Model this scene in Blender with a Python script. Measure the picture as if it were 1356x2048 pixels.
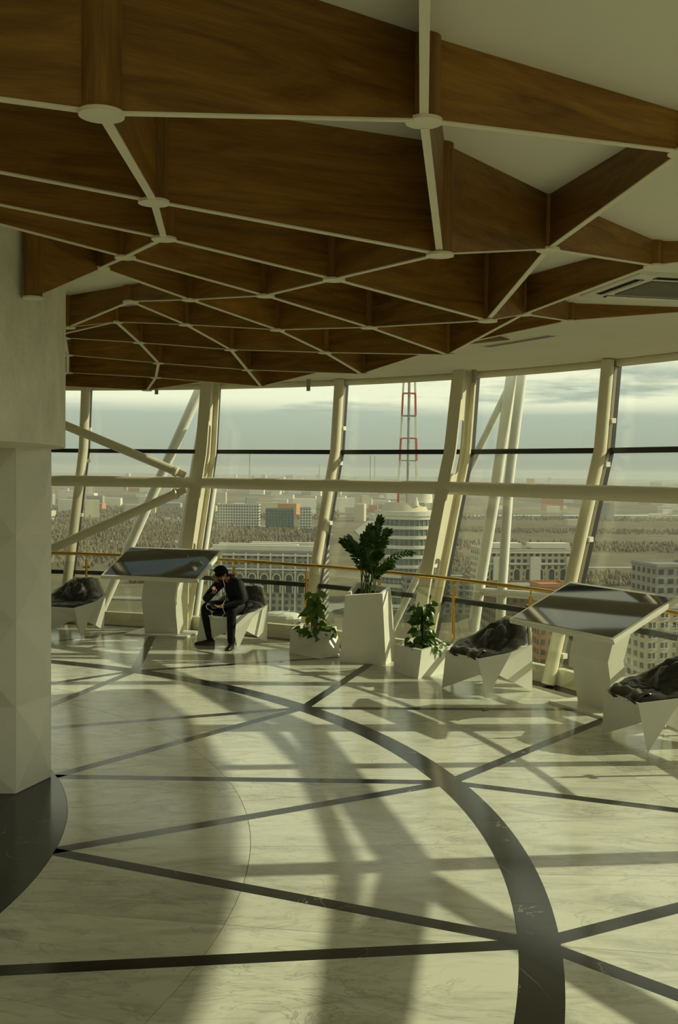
import bpy, bmesh, math, random
from mathutils import Vector, Matrix
random.seed(7)
for o in list(bpy.data.objects): bpy.data.objects.remove(o)
SC = bpy.context.scene
COL = SC.collection
R = math.radians

# ---------------------------------------------------------------- camera
cam_d = bpy.data.cameras.new('camera'); cam = bpy.data.objects.new('camera', cam_d); COL.objects.link(cam)
PIT, ROLL = -0.03934, 0.01228
_f = Vector((0, math.cos(PIT), math.sin(PIT))); _u = Vector((0, -math.sin(PIT), math.cos(PIT))); _x = Vector((1, 0, 0))
_X = _x*math.cos(ROLL) + _u*math.sin(ROLL); _Y = -_x*math.sin(ROLL) + _u*math.cos(ROLL)
cam.matrix_world = Matrix(((_X.x, _Y.x, -_f.x, 0), (_X.y, _Y.y, -_f.y, 0), (_X.z, _Y.z, -_f.z, 2.5), (0, 0, 0, 1)))
cam_d.sensor_fit = 'VERTICAL'; cam_d.sensor_height = 36; cam_d.lens = 2082.46/2048*36
cam_d.clip_start = 0.05; cam_d.clip_end = 30000
SC.camera = cam

# ---------------------------------------------------------------- sun, sky, exposure
SUN_AZ, SUN_EL = R(6.0), R(28.6)
sd = bpy.data.lights.new('sun', 'SUN'); sd.energy = 5.2; sd.angle = R(0.53); sd.color = (1.0, 0.93, 0.70)
so = bpy.data.objects.new('sun', sd); COL.objects.link(so)
_s = Vector((math.cos(SUN_EL)*math.cos(SUN_AZ), math.cos(SUN_EL)*math.sin(SUN_AZ), math.sin(SUN_EL)))
so.rotation_euler = _s.to_track_quat('Z', 'Y').to_euler(); so.location = (40, 5, 40)

W = bpy.data.worlds.new('sky'); SC.world = W; W.use_nodes = True
nt = W.node_tree; nt.nodes.clear()
def wn(t, **k):
    n = nt.nodes.new(t)
    for a, b in k.items(): setattr(n, a, b)
    return n
tc = wn('ShaderNodeTexCoord'); sep = wn('ShaderNodeSeparateXYZ'); nt.links.new(tc.outputs['Generated'], sep.inputs[0])
ramp = wn('ShaderNodeValToRGB'); nt.links.new(sep.outputs['Z'], ramp.inputs[0])
cr = ramp.color_ramp
cr.elements[0].position = 0.0; cr.elements[0].color = (0.30, 0.31, 0.25, 1)
cr.elements[1].position = 1.0; cr.elements[1].color = (0.07, 0.11, 0.14, 1)
for p_, c_ in ((0.012, (0.36, 0.385, 0.325, 1)), (0.05, (0.43, 0.475, 0.42, 1)), (0.12, (0.42, 0.48, 0.44, 1)), (0.4, (0.30, 0.37, 0.38, 1)), (0.66, (0.11, 0.16, 0.19, 1))):
    e_ = cr.elements.new(p_); e_.color = c_
# layered cloud: project the direction on a flat deck
dv = wn('ShaderNodeVectorMath', operation='DIVIDE'); addz = wn('ShaderNodeMath', operation='ADD'); addz.inputs[1].default_value = 0.06
mx = wn('ShaderNodeMath', operation='MAXIMUM'); mx.inputs[1].default_value = 0.0
nt.links.new(sep.outputs['Z'], mx.inputs[0]); nt.links.new(mx.outputs[0], addz.inputs[0])
cmb = wn('ShaderNodeCombineXYZ')
for i_ in range(3): nt.links.new(addz.outputs[0], cmb.inputs[i_])
nt.links.new(tc.outputs['Generated'], dv.inputs[0]); nt.links.new(cmb.outputs[0], dv.inputs[1])
noi = wn('ShaderNodeTexNoise'); noi.inputs['Scale'].default_value = 0.85; noi.inputs['Detail'].default_value = 6; noi.inputs['Roughness'].default_value = 0.55
nt.links.new(dv.outputs[0], noi.inputs['Vector'])
cl = wn('ShaderNodeValToRGB'); cl.color_ramp.elements[0].position = 0.36; cl.color_ramp.elements[1].position = 0.50
nt.links.new(noi.outputs['Fac'], cl.inputs[0])
fade = wn('ShaderNodeMapRange', interpolation_type='SMOOTHSTEP'); fade.inputs['From Min'].default_value = 0.050; fade.inputs['From Max'].default_value = 0.070
nt.links.new(sep.outputs['Z'], fade.inputs['Value'])
clear = wn('ShaderNodeMapRange', interpolation_type='SMOOTHSTEP'); clear.inputs['From Min'].default_value = 0.55; clear.inputs['From Max'].default_value = 0.72   # the cloud sheet thins out overhead
clear.inputs['To Min'].default_value = 1.0; clear.inputs['To Max'].default_value = 0.12; nt.links.new(sep.outputs['Z'], clear.inputs['Value'])
fm = wn('ShaderNodeMath', operation='MULTIPLY'); nt.links.new(fade.outputs[0], fm.inputs[0]); nt.links.new(clear.outputs[0], fm.inputs[1])
mul = wn('ShaderNodeMath', operation='MULTIPLY'); nt.links.new(cl.outputs[0], mul.inputs[0]); nt.links.new(fm.outputs[0], mul.inputs[1])
mixc = wn('ShaderNodeMix', data_type='RGBA'); nt.links.new(mul.outputs[0], mixc.inputs[0])
nt.links.new(ramp.outputs[0], mixc.inputs[6]); mixc.inputs[7].default_value = (0.90, 0.88, 0.71, 1)
bg = wn('ShaderNodeBackground'); bg.inputs['Strength'].default_value = 1.34
nt.links.new(mixc.outputs[2], bg.inputs['Color'])
wo = wn('ShaderNodeOutputWorld'); nt.links.new(bg.outputs[0], wo.inputs[0])

vs = SC.view_settings; vs.view_transform = 'Standard'; vs.look = 'None'; vs.gamma = 1; vs.exposure = 0.0; vs.use_curve_mapping = False

# ---------------------------------------------------------------- helpers
CX, CY = -6.188, 6.425                      # centre of the round hall
CEIL = 3.90
def tag(o, label=None, cat=None, group=None, kind=None):
    if label: o['label'] = label
    if cat: o['category'] = cat
    if group: o['group'] = group
    if kind: o['kind'] = kind
    return o
def empty(name, loc=(0, 0, 0), rz=0, parent=None):
    o = bpy.data.objects.new(name, None); COL.objects.link(o); o.location = loc; o.rotation_euler = (0, 0, rz)
    o.empty_display_size = 0.1
    if parent: o.parent = parent
    return o
def link(name, me, parent=None, loc=(0, 0, 0), rot=(0, 0, 0), scale=None):
    o = bpy.data.objects.new(name, me); COL.objects.link(o); o.location = loc; o.rotation_euler = rot
    if scale: o.scale = scale
    if parent: o.parent = parent
    return o
def mesh(name, verts, faces, m=None, smooth=False):
    me = bpy.data.meshes.new(name); me.from_pydata([tuple(v) for v in verts], [], faces); me.validate(); me.update()
    if m: me.materials.append(m)
    if smooth:
        for p in me.polygons: p.use_smooth = True
    return me
class MB:
    """collects geometry for one mesh"""
    def __init__(s): s.v = []; s.f = []
    def add(s, v, f):
        b = len(s.v); s.v += [tuple(x) for x in v]; s.f += [tuple(i+b for i in t) for t in f]; return s
    def box(s, c, d, rz=0.0):
        x, y, z = d[0]/2, d[1]/2, d[2]/2; ca, sa = math.cos(rz), math.sin(rz)
        vv = []
        for sz in (-z, z):
            for (px, py) in ((-x, -y), (x, -y), (x, y), (-x, y)):
                vv.append((c[0]+px*ca-py*sa, c[1]+px*sa+py*ca, c[2]+sz))
        return s.add(vv, [(0, 3, 2, 1), (4, 5, 6, 7), (0, 1, 5, 4), (1, 2, 6, 5), (2, 3, 7, 6), (3, 0, 4, 7)])
    def prism(s, poly, z0, z1):
        n = len(poly); vv = [(p[0], p[1], z0) for p in poly]+[(p[0], p[1], z1) for p in poly]
        ff = [tuple(range(n-1, -1, -1)), tuple(range(n, 2*n))]+[(i, (i+1) % n, n+(i+1) % n, n+i) for i in range(n)]
        return s.add(vv, ff)
    def tube(s, pts, rad, seg=12, cap=True):
        pts = [Vector(p) for p in pts]; n = len(pts)
        rads = rad if isinstance(rad, (list, tuple)) else [rad]*n
        vv = []; up = None
        for i, p in enumerate(pts):
            d = (pts[min(i+1, n-1)]-pts[max(i-1, 0)]).normalized()
            if up is None:
                up = Vector((0, 0, 1)) if abs(d.z) < 0.9 else Vector((1, 0, 0))
            a = d.cross(up).normalized(); up = a.cross(d).normalized()
            for k in range(seg):
                t = 2*math.pi*k/seg; vv.append(p+(a*math.cos(t)+up*math.sin(t))*rads[i])
        ff = []
        for i in range(n-1):
            for k in range(seg):
                k2 = (k+1) % seg; ff.append((i*seg+k, i*seg+k2, (i+1)*seg+k2, (i+1)*seg+k))
        if cap: ff += [tuple(range(seg-1, -1, -1)), tuple((n-1)*seg+k for k in range(seg))]
        return s.add(vv, ff)
    def cyl(s, c, r, z0, z1, seg=24, r2=None):
        r2 = r if r2 is None else r2
        vv = [(c[0]+r*math.cos(2*math.pi*k/seg), c[1]+r*math.sin(2*math.pi*k/seg), z0) for k in range(seg)]
        vv += [(c[0]+r2*math.cos(2*math.pi*k/seg), c[1]+r2*math.sin(2*math.pi*k/seg), z1) for k in range(seg)]
        return s.add(vv, [tuple(range(seg-1, -1, -1)), tuple(range(seg, 2*seg))]+[(k, (k+1) % seg, seg+(k+1) % seg, seg+k) for k in range(seg)])
    def ball(s, c, r, seg=10, rings=6):
        rr = r if isinstance(r, (list, tuple)) else (r, r, r)
        vv = [(c[0], c[1], c[2]+rr[2])]
        for i in range(1, rings):
            a = math.pi*i/rings
            for k in range(seg):
                t = 2*math.pi*k/seg; vv.append((c[0]+rr[0]*math.sin(a)*math.cos(t), c[1]+rr[1]*math.sin(a)*math.sin(t), c[2]+rr[2]*math.cos(a)))
        vv.append((c[0], c[1], c[2]-rr[2])); ff = []
        for k in range(seg):
            k2 = (k+1) % seg; ff.append((0, 1+k, 1+k2)); L = len(vv)-1; b = 1+(rings-2)*seg; ff.append((L, b+k2, b+k))
        for i in range(rings-2):
            for k in range(seg):
                k2 = (k+1) % seg; a = 1+i*seg; ff.append((a+k, a+seg+k, a+seg+k2, a+k2))
        return s.add(vv, ff)
    def mesh(s, name, m=None, smooth=False):
        me = mesh(name, s.v, s.f, m, False)
        if smooth: me.shade_auto(smooth)
        return me
    def build(s, name, m=None, parent=None, smooth=False, loc=(0, 0, 0), rot=(0, 0, 0)):
        return link(name, s.mesh(name, m, smooth), parent, loc, rot)
def shade_auto(me, ang=True):
    for p in me.polygons: p.use_smooth = True
    try: me.set_sharp_from_angle(angle=R(35))
    except Exception: pass
bpy.types.Mesh.shade_auto = shade_auto
def P(r, th, z=0.0):
    return Vector((CX+r*math.cos(R(th)), CY+r*math.sin(R(th)), z))

# ---------------------------------------------------------------- materials
def newmat(name):
    m = bpy.data.materials.new(name); m.use_nodes = True; t = m.node_tree; t.nodes.clear()
    b = t.nodes.new('ShaderNodeBsdfPrincipled'); o = t.nodes.new('ShaderNodeOutputMaterial'); t.links.new(b.outputs[0], o.inputs[0])
    return m, t, b
def N(t, typ, **k):
    n = t.nodes.new(typ)
    for a, b in k.items():
        if a.startswith('_'): n.inputs[a[1:].replace('_', ' ')].default_value = b
        else: setattr(n, a, b)
    return n
def simple(name, col, rough=0.5, metal=0.0, var=0.06, scale=6.0, bump=0.0, coat=0.0, spec=0.5, bscale=None, sheen=0.0):
    m, t, b = newmat(name)
    tcn = N(t, 'ShaderNodeTexCoord'); no = N(t, 'ShaderNodeTexNoise', _Scale=scale, _Detail=5.0); t.links.new(tcn.outputs['Object'], no.inputs['Vector'])
    rp = N(t, 'ShaderNodeValToRGB'); t.links.new(no.outputs['Fac'], rp.inputs[0])
    lo = [max(0, c*(1-var)) for c in col]; hi = [min(1, c*(1+var)) for c in col]
    rp.color_ramp.elements[0].position = 0.3; rp.color_ramp.elements[1].position = 0.7
    rp.color_ramp.elements[0].color = (*lo, 1); rp.color_ramp.elements[1].color = (*hi, 1)
    t.links.new(rp.outputs[0], b.inputs['Base Color'])
    b.inputs['Roughness'].default_value = rough; b.inputs['Metallic'].default_value = metal
    b.inputs['Specular IOR Level'].default_value = spec
    if coat: b.inputs['Coat Weight'].default_value = coat; b.inputs['Coat Roughness'].default_value = 0.08
    if sheen: b.inputs['Sheen Weight'].default_value = sheen
    if bump:
        n2 = N(t, 'ShaderNodeTexNoise', _Scale=bscale or scale*6, _Detail=6.0); t.links.new(tcn.outputs['Object'], n2.inputs['Vector'])
        bp = N(t, 'ShaderNodeBump', _Strength=bump, _Distance=0.02); t.links.new(n2.outputs['Fac'], bp.inputs['Height']); t.links.new(bp.outputs[0], b.inputs['Normal'])
    return m
def wood(name, axis):
    m, t, b = newmat(name)
    tcn = N(t, 'ShaderNodeTexCoord'); oi = N(t, 'ShaderNodeObjectInfo')
    ad = N(t, 'ShaderNodeVectorMath', operation='ADD'); sc = N(t, 'ShaderNodeVectorMath', operation='SCALE'); sc.inputs['Scale'].default_value = 37.0
    cm = N(t, 'ShaderNodeCombineXYZ')
    for i in range(3): t.links.new(oi.outputs['Random'], cm.inputs[i])
    t.links.new(cm.outputs[0], sc.inputs[0]); t.links.new(tcn.outputs['Object'], ad.inputs[0]); t.links.new(sc.outputs[0], ad.inputs[1])
    mp = N(t, 'ShaderNodeMapping'); mp.inputs['Scale'].default_value = (0.9, 7, 7) if axis == 'x' else (9, 9, 0.9)
    t.links.new(ad.outputs[0], mp.inputs['Vector'])
    n1 = N(t, 'ShaderNodeTexNoise', _Scale=1.6, _Detail=7.0, _Roughness=0.62, _Distortion=1.1); t.links.new(mp.outputs[0], n1.inputs['Vector'])
    mp2 = N(t, 'ShaderNodeMapping'); mp2.inputs['Scale'].default_value = (3, 90, 90) if axis == 'x' else (90, 90, 3)
    t.links.new(ad.outputs[0], mp2.inputs['Vector'])
    n2 = N(t, 'ShaderNodeTexNoise', _Scale=2.0, _Detail=3.0); t.links.new(mp2.outputs[0], n2.inputs['Vector'])
    rp = N(t, 'ShaderNodeValToRGB'); t.links.new(n1.outputs['Fac'], rp.inputs[0])
    e = rp.color_ramp.elements; e[0].position = 0.28; e[0].color = (0.150, 0.070, 0.011, 1); e[1].position = 0.72; e[1].color = (0.40, 0.212, 0.036, 1)
    k = rp.color_ramp.elements.new(0.5); k.color = (0.275, 0.138, 0.024, 1)
    mi = N(t, 'ShaderNodeMix', data_type='RGBA', blend_type='MULTIPLY'); mi.inputs[0].default_value = 0.5
    rp2 = N(t, 'ShaderNodeValToRGB'); t.links.new(n2.outputs['Fac'], rp2.inputs[0])
    rp2.color_ramp.elements[0].position = 0.3; rp2.color_ramp.elements[0].color = (0.62, 0.6, 0.58, 1); rp2.color_ramp.elements[1].position = 0.6
    t.links.new(rp.outputs[0], mi.inputs[6]); t.links.new(rp2.outputs[0], mi.inputs[7])
    hs = N(t, 'ShaderNodeHueSaturation'); mr = N(t, 'ShaderNodeMapRange'); mr.inputs['To Min'].default_value = 0.85; mr.inputs['To Max'].default_value = 1.15
    t.links.new(oi.outputs['Random'], mr.inputs['Value']); t.links.new(mr.outputs[0], hs.inputs['Value']); t.links.new(mi.outputs[2], hs.inputs['Color'])
    t.links.new(hs.outputs[0], b.inputs['Base Color']); b.inputs['Roughness'].default_value = 0.42; b.inputs['Specular IOR Level'].default_value = 0.35
    bp = N(t, 'ShaderNodeBump', _Strength=0.06, _Distance=0.01); t.links.new(n2.outputs['Fac'], bp.inputs['Height']); t.links.new(bp.outputs[0], b.inputs['Normal'])
    return m
def marble(name):
    m, t, b = newmat(name)
    tcn = N(t, 'ShaderNodeTexCoord'); oi = N(t, 'ShaderNodeObjectInfo')
    cm = N(t, 'ShaderNodeCombineXYZ')
    for i in range(3): t.links.new(oi.outputs['Random'], cm.inputs[i])
    sc = N(t, 'ShaderNodeVectorMath', operation='SCALE'); sc.inputs['Scale'].default_value = 53.0; t.links.new(cm.outputs[0], sc.inputs[0])
    ad = N(t, 'ShaderNodeVectorMath', operation='ADD'); t.links.new(tcn.outputs['Object'], ad.inputs[0]); t.links.new(sc.outputs[0], ad.inputs[1])
    # cloudy ground
    mp = N(t, 'ShaderNodeMapping'); mp.inputs['Scale'].default_value = (0.7, 1.9, 1); mp.inputs['Rotation'].default_value = (0, 0, 0.25); t.links.new(ad.outputs[0], mp.inputs['Vector'])
    n1 = N(t, 'ShaderNodeTexNoise', _Scale=1.7, _Detail=8.0, _Roughness=0.66, _Distortion=1.4); t.links.new(mp.outputs[0], n1.inputs['Vector'])
    rp = N(t, 'ShaderNodeValToRGB'); t.links.new(n1.outputs['Fac'], rp.inputs[0])
    e = rp.color_ramp.elements; e[0].position = 0.30; e[0].color = (0.40, 0.42, 0.36, 1); e[1].position = 0.56; e[1].color = (0.70, 0.70, 0.60, 1)
    k = e.new(0.44); k.color = (0.60, 0.605, 0.52, 1)
    # veins: |noise-0.5| ridges
    def ridge(scale, dist, width, rot):
        mpp = N(t, 'ShaderNodeMapping'); mpp.inputs['Rotation'].default_value = (0, 0, rot); mpp.inputs['Scale'].default_value = (0.6, 1.5, 1); t.links.new(ad.outputs[0], mpp.inputs['Vector'])
        nn = N(t, 'ShaderNodeTexNoise', _Scale=scale, _Detail=5.0, _Roughness=0.6, _Distortion=dist); t.links.new(mpp.outputs[0], nn.inputs['Vector'])
        s1 = N(t, 'ShaderNodeMath', operation='SUBTRACT'); s1.inputs[1].default_value = 0.5; t.links.new(nn.outputs['Fac'], s1.inputs[0])
        a1 = N(t, 'ShaderNodeMath', operation='ABSOLUTE'); t.links.new(s1.outputs[0], a1.inputs[0])
        mr = N(t, 'ShaderNodeMapRange'); mr.inputs['From Max'].default_value = width; mr.inputs['To Min'].default_value = 1; mr.inputs['To Max'].default_value = 0
        t.links.new(a1.outputs[0], mr.inputs['Value']); return mr
    v1 = ridge(1.3, 1.2, 0.012, 0.6); v2 = ridge(2.6, 1.8, 0.02, -0.5)
    msk = N(t, 'ShaderNodeTexNoise', _Scale=0.9, _Detail=2.0); t.links.new(ad.outputs[0], msk.inputs['Vector'])
    mk = N(t, 'ShaderNodeMapRange'); mk.inputs['From Min'].default_value = 0.45; mk.inputs['From Max'].default_value = 0.65; t.links.new(msk.outputs['Fac'], mk.inputs['Value'])
    vm = N(t, 'ShaderNodeMath', operation='MULTIPLY'); t.links.new(v2.outputs[0], vm.inputs[0]); t.links.new(mk.outputs[0], vm.inputs[1])
    va = N(t, 'ShaderNodeMath', operation='MAXIMUM'); v1h = N(t, 'ShaderNodeMath', operation='MULTIPLY'); v1h.inputs[1].default_value = 0.55
    t.links.new(v1.outputs[0], v1h.inputs[0]); t.links.new(v1h.outputs[0], va.inputs[0]); t.links.new(vm.outputs[0], va.inputs[1])
    vf = N(t, 'ShaderNodeMath', operation='MULTIPLY'); vf.inputs[1].default_value = 0.6; t.links.new(va.outputs[0], vf.inputs[0])
    mi = N(t, 'ShaderNodeMix', data_type='RGBA'); t.links.new(vf.outputs[0], mi.inputs[0]); t.links.new(rp.outputs[0], mi.inputs[6]); mi.inputs[7].default_value = (0.22, 0.23, 0.19, 1)
    hs = N(t, 'ShaderNodeHueSaturation'); mr = N(t, 'ShaderNodeMapRange'); mr.inputs['To Min'].default_value = 0.93; mr.inputs['To Max'].default_value = 1.05
    t.links.new(oi.outputs['Random'], mr.inputs['Value']); t.links.new(mr.outputs[0], hs.inputs['Value']); t.links.new(mi.outputs[2], hs.inputs['Color'])
    t.links.new(hs.outputs[0], b.inputs['Base Color'])
    b.inputs['Roughness'].default_value = 0.16; b.inputs['Specular IOR Level'].default_value = 0.45
    return m
def blackstone(name):
    m, t, b = newmat(name)
    tcn = N(t, 'ShaderNodeTexCoord')
    nn = N(t, 'ShaderNodeTexNoise', _Scale=1.1, _Detail=4.0, _Distortion=2.0); t.links.new(tcn.outputs['Object'], nn.inputs['Vector'])
    s1 = N(t, 'ShaderNodeMath', operation='SUBTRACT'); s1.inputs[1].default_value = 0.5; t.links.new(nn.outputs['Fac'], s1.inputs[0])
    a1 = N(t, 'ShaderNodeMath', operation='ABSOLUTE'); t.links.new(s1.outputs[0], a1.inputs[0])
    mr = N(t, 'ShaderNodeMapRange'); mr.inputs['From Max'].default_value = 0.0035; mr.inputs['To Min'].default_value = 1; mr.inputs['To Max'].default_value = 0; t.links.new(a1.outputs[0], mr.inputs['Value'])
    mk = N(t, 'ShaderNodeTexNoise', _Scale=2.3, _Detail=2.0); t.links.new(tcn.outputs['Object'], mk.inputs['Vector'])
    mk2 = N(t, 'ShaderNodeMapRange'); mk2.inputs['From Min'].default_value = 0.5; mk2.inputs['From Max'].default_value = 0.62; t.links.new(mk.outputs['Fac'], mk2.inputs['Value'])
    ml = N(t, 'ShaderNodeMath', operation='MULTIPLY'); t.links.new(mr.outputs[0], ml.inputs[0]); t.links.new(mk2.outputs[0], ml.inputs[1])
    mi = N(t, 'ShaderNodeMix', data_type='RGBA'); t.links.new(ml.outputs[0], mi.inputs[0]); mi.inputs[6].default_value = (0.016, 0.016, 0.012, 1); mi.inputs[7].default_value = (0.42, 0.42, 0.34, 1)
    t.links.new(mi.outputs[2], b.inputs['Base Color']); b.inputs['Roughness'].default_value = 0.14; b.inputs['Specular IOR Level'].default_value = 0.36
    return m
def glassmat(name, tint=(0.90, 0.92, 0.86), gain=1.0, ior=1.45):
    m = bpy.data.materials.new(name); m.use_nodes = True; t = m.node_tree; t.nodes.clear()
    o = t.nodes.new('ShaderNodeOutputMaterial'); tr = t.nodes.new('ShaderNodeBsdfTransparent'); gl = t.nodes.new('ShaderNodeBsdfGlossy'); mixs = t.nodes.new('ShaderNodeMixShader'); fr = t.nodes.new('ShaderNodeFresnel')
    ge = t.nodes.new('ShaderNodeNewGeometry'); io = N(t, 'ShaderNodeMapRange'); io.inputs['To Min'].default_value = ior; io.inputs['To Max'].default_value = 1/ior
    t.links.new(ge.outputs['Backfacing'], io.inputs['Value']); t.links.new(io.outputs[0], fr.inputs['IOR'])   # a thin sheet: both faces reflect alike
    gl.inputs['Roughness'].default_value = 0.0
    tcn = N(t, 'ShaderNodeTexCoord'); no = N(t, 'ShaderNodeTexNoise', _Scale=0.7, _Detail=1.0); t.links.new(tcn.outputs['Object'], no.inputs['Vector'])
    bp = N(t, 'ShaderNodeBump', _Strength=0.02, _Distance=0.05); t.links.new(no.outputs['Fac'], bp.inputs['Height']); t.links.new(bp.outputs[0], gl.inputs['Normal'])
    mu = N(t, 'ShaderNodeMath', operation='MULTIPLY'); mu.inputs[1].default_value = gain; mu.use_clamp = True; t.links.new(fr.outputs[0], mu.inputs[0])
    tr.inputs['Color'].default_value = (*tint, 1); gl.inputs['Color'].default_value = (0.95, 0.94, 0.88, 1)
    t.links.new(mu.outputs[0], mixs.inputs[0]); t.links.new(tr.outputs[0], mixs.inputs[1]); t.links.new(gl.outputs[0], mixs.inputs[2]); t.links.new(mixs.outputs[0], o.inputs[0])
    return m
M = {}
M['wood'] = wood('oak_veneer', 'x'); M['woodpost'] = wood('oak_post', 'z')
M['marble'] = marble('white_marble'); M['black'] = blackstone('black_marble')
M['ceil'] = simple('ceiling_paint', (0.84, 0.81, 0.69), 0.85, var=0.02, scale=1.5)
M['edge'] = simple('cream_edge', (0.86, 0.80, 0.61), 0.5, var=0.03)
M['plaster'] = simple('rough_plaster', (0.80, 0.775, 0.64), 0.9, var=0.12, scale=3.0, bump=0.5, bscale=22)
M['panel'] = simple('white_panel', (0.78, 0.76, 0.66), 0.55, var=0.02)
M['steel'] = simple('cream_steel_paint', (0.74, 0.69, 0.52), 0.42, var=0.03, scale=4)
M['steelout'] = simple('white_steel_paint', (0.80, 0.79, 0.72), 0.5, var=0.03)
M['gasket'] = simple('black_gasket', (0.018, 0.018, 0.014), 0.5, var=0.1)
M['alu'] = simple('bronze_aluminium', (0.30, 0.27, 0.19), 0.35, 0.6, var=0.08)
M['grout'] = simple('grout', (0.10, 0.10, 0.08), 0.9)
M['glass'] = glassmat('window_glass', (0.88, 0.91, 0.85))
M['railglass'] = glassmat('balustrade_glass', (0.95, 0.96, 0.93), 1.0)
M['gold'] = simple('polished_brass', (0.72, 0.46, 0.12), 0.16, 1.0, var=0.08, scale=20)
M['white'] = simple('white_lacquer', (0.84, 0.82, 0.72), 0.32, var=0.02, spec=0.5)
M['grey'] = simple('grey_metal', (0.33, 0.32, 0.27), 0.5, var=0.05)
M['grille'] = simple('vent_grey', (0.16, 0.155, 0.12), 0.7, var=0.1)
M['dark'] = simple('dark_void', (0.03, 0.028, 0.02), 0.8)
# ================================================================ the hall
def arc(r, a0, a1, n): return [P(r, a0+(a1-a0)*i/n).to_2d() for i in range(n+1)]
def ring_poly(r0, r1, a0, a1, n=8): return arc(r0, a0, a1, n)+arc(r1, a1, a0, n)

# ---- floor: dark screed, marble slabs, black marble inlay
R_DISC, R_JOINT, R_IN, R_OUT, R_J2, R_EDGE = 4.369, 5.641, 7.236, 7.458, 8.90, 10.30
floor = MB().cyl((CX, CY), 10.66, -0.30, -0.02, 96).build('floor', M['grout']); tag(floor, kind='structure')
PH = 14.87                                    # angle of a ring node; 16 sectors
def clip(poly, p, d, keep):                   # keep side where cross(d, x-p)*keep > 0
    out = []
    def s(q): return (d[0]*(q[1]-p[1])-d[1]*(q[0]-p[0]))*keep
    for i in range(len(poly)):
        a, b = poly[i], poly[(i+1) % len(poly)]; sa, sb = s(a), s(b)
        if sa >= 0: out.append(a)
        if (sa >= 0) != (sb >= 0):
            k = sa/(sa-sb); out.append((a[0]+(b[0]-a[0])*k, a[1]+(b[1]-a[1])*k))
    return out
def area(p): return abs(sum(p[i][0]*p[(i+1) % len(p)][1]-p[(i+1) % len(p)][0]*p[i][1] for i in range(len(p))))/2
SW = 0.058                                    # half width of an inlay strip
def strip_line(ra, ta, rb, tb):
    a = P(ra, ta).to_2d(); b = P(rb, tb).to_2d(); d = (b-a).normalized(); n = Vector((-d.y, d.x)); return a, b, d, n
def field(r0, r1, a0, a1, lines, splits):
    """marble slabs of one triangular field; lines: (p, d, keep) half planes"""
    res = []; g = 0.0018
    cuts = [a0]+sorted(splits)+[a1]
    for i in range(len(cuts)-1):
        poly = [tuple(p) for p in ring_poly(r0+g, r1-g, cuts[i], cuts[i+1], 10)]
        for t, kp in ((cuts[i], 1), (cuts[i+1], -1)):
            if t in splits:
                dd = (math.cos(R(t)), math.sin(R(t))); n = (-dd[1]*kp, dd[0]*kp)
                poly = clip(poly, (CX+n[0]*g, CY+n[1]*g), dd, kp)
        for (p, d, kp) in lines:
            poly = clip(poly, p, d, kp)
            if len(poly) < 3: break
        if len(poly) >= 3 and area(poly) > 0.004: res.append(poly)
    return res
slabs = []; strips = []
for s in range(16):
    b = PH+22.5*s; a = b+11.25; jit = random.Random(s)
    # strips: disc node a -> ring node b, disc node a -> ring node b+22.5, and outward
    in1 = strip_line(R_DISC-0.03, a, 7.347, b); in2 = strip_line(R_DISC-0.03, a, 7.347, b+22.5)
    ou1 = strip_line(10.34, a, 7.347, b); ou2 = strip_line(10.34, a, 7.347, b+22.5)
    for (A, B, d, n), inner in ((in1, 1), (in2, 1), (ou1, 0), (ou2, 0)):
        poly = [tuple(A+n*SW), tuple(A-n*SW), tuple(B-n*SW), tuple(B+n*SW)]
        strips.append((s, poly, inner))
    # prev sector's second line bounds field B (apex at ring node b)
    pin2 = strip_line(R_DISC-0.03, a-22.5, 7.347, b); pou2 = strip_line(10.34, a-22.5, 7.347, b)
    def side(ln, ref):                         # half plane on the side of the reference point, offset by the strip width
        A, B, d, n = ln; kp = 1 if (d.x*(ref[1]-A.y)-d.y*(ref[0]-A.x)) > 0 else -1
        return (tuple(A+n*SW*kp), tuple(d), kp)
    for (r0, rj, r1, l1, l2, pl2, inner) in ((R_DISC, R_JOINT, R_IN, in1, in2, pin2, 1), (R_OUT, R_J2, R_EDGE, ou1, ou2, pou2, 0)):
        # field over a
        refA = P(r1-0.1 if inner else r0+0.1, a).to_2d(); refB = P(r0+0.1 if inner else r1-0.1, b).to_2d()
        spA = [a+jit.uniform(-0.4, 0.4)] if inner else [a-3.8, a+3.6]
        spB = [b-5.0, b+jit.uniform(-.5, .5), b+5.2] if inner else [b-0.3+jit.uniform(-.4, .4)]
        for (q0, q1) in ((r0, rj), (rj, r1)):
            for poly in field(q0, q1, a-11.25, a+11.25, [side(l1, refA), side(l2, refA)], spA): slabs.append((a, poly))
            for poly in field(q0, q1, b-11.25, b+11.25, [side(pl2, refB), side(l1, refB)], spB): slabs.append((b, poly))
far = MB()
def inview(t): t = (t+180) % 360-180; return -36 < t < 98
def origin_prism(name, poly, m, z0=-0.02, z1=0.0):
    cx = sum(p[0] for p in poly)/len(poly); cy = sum(p[1] for p in poly)/len(poly)
    return MB().prism([(p[0]-cx, p[1]-cy) for p in poly], z0, z1).build(name, m, floor, loc=(cx, cy, 0))
def ccw(p):
    s_ = sum(p[i][0]*p[(i+1) % len(p)][1]-p[(i+1) % len(p)][0]*p[i][1] for i in range(len(p)))
    return p if s_ > 0 else p[::-1]
for t, poly in slabs:
    if inview(t): origin_prism('marble_slab', ccw(poly), M['marble'])
    else: far.prism(ccw(poly), -0.02, 0)
tag(far.build('marble_paving', M['marble'], floor), kind='stuff')
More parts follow.
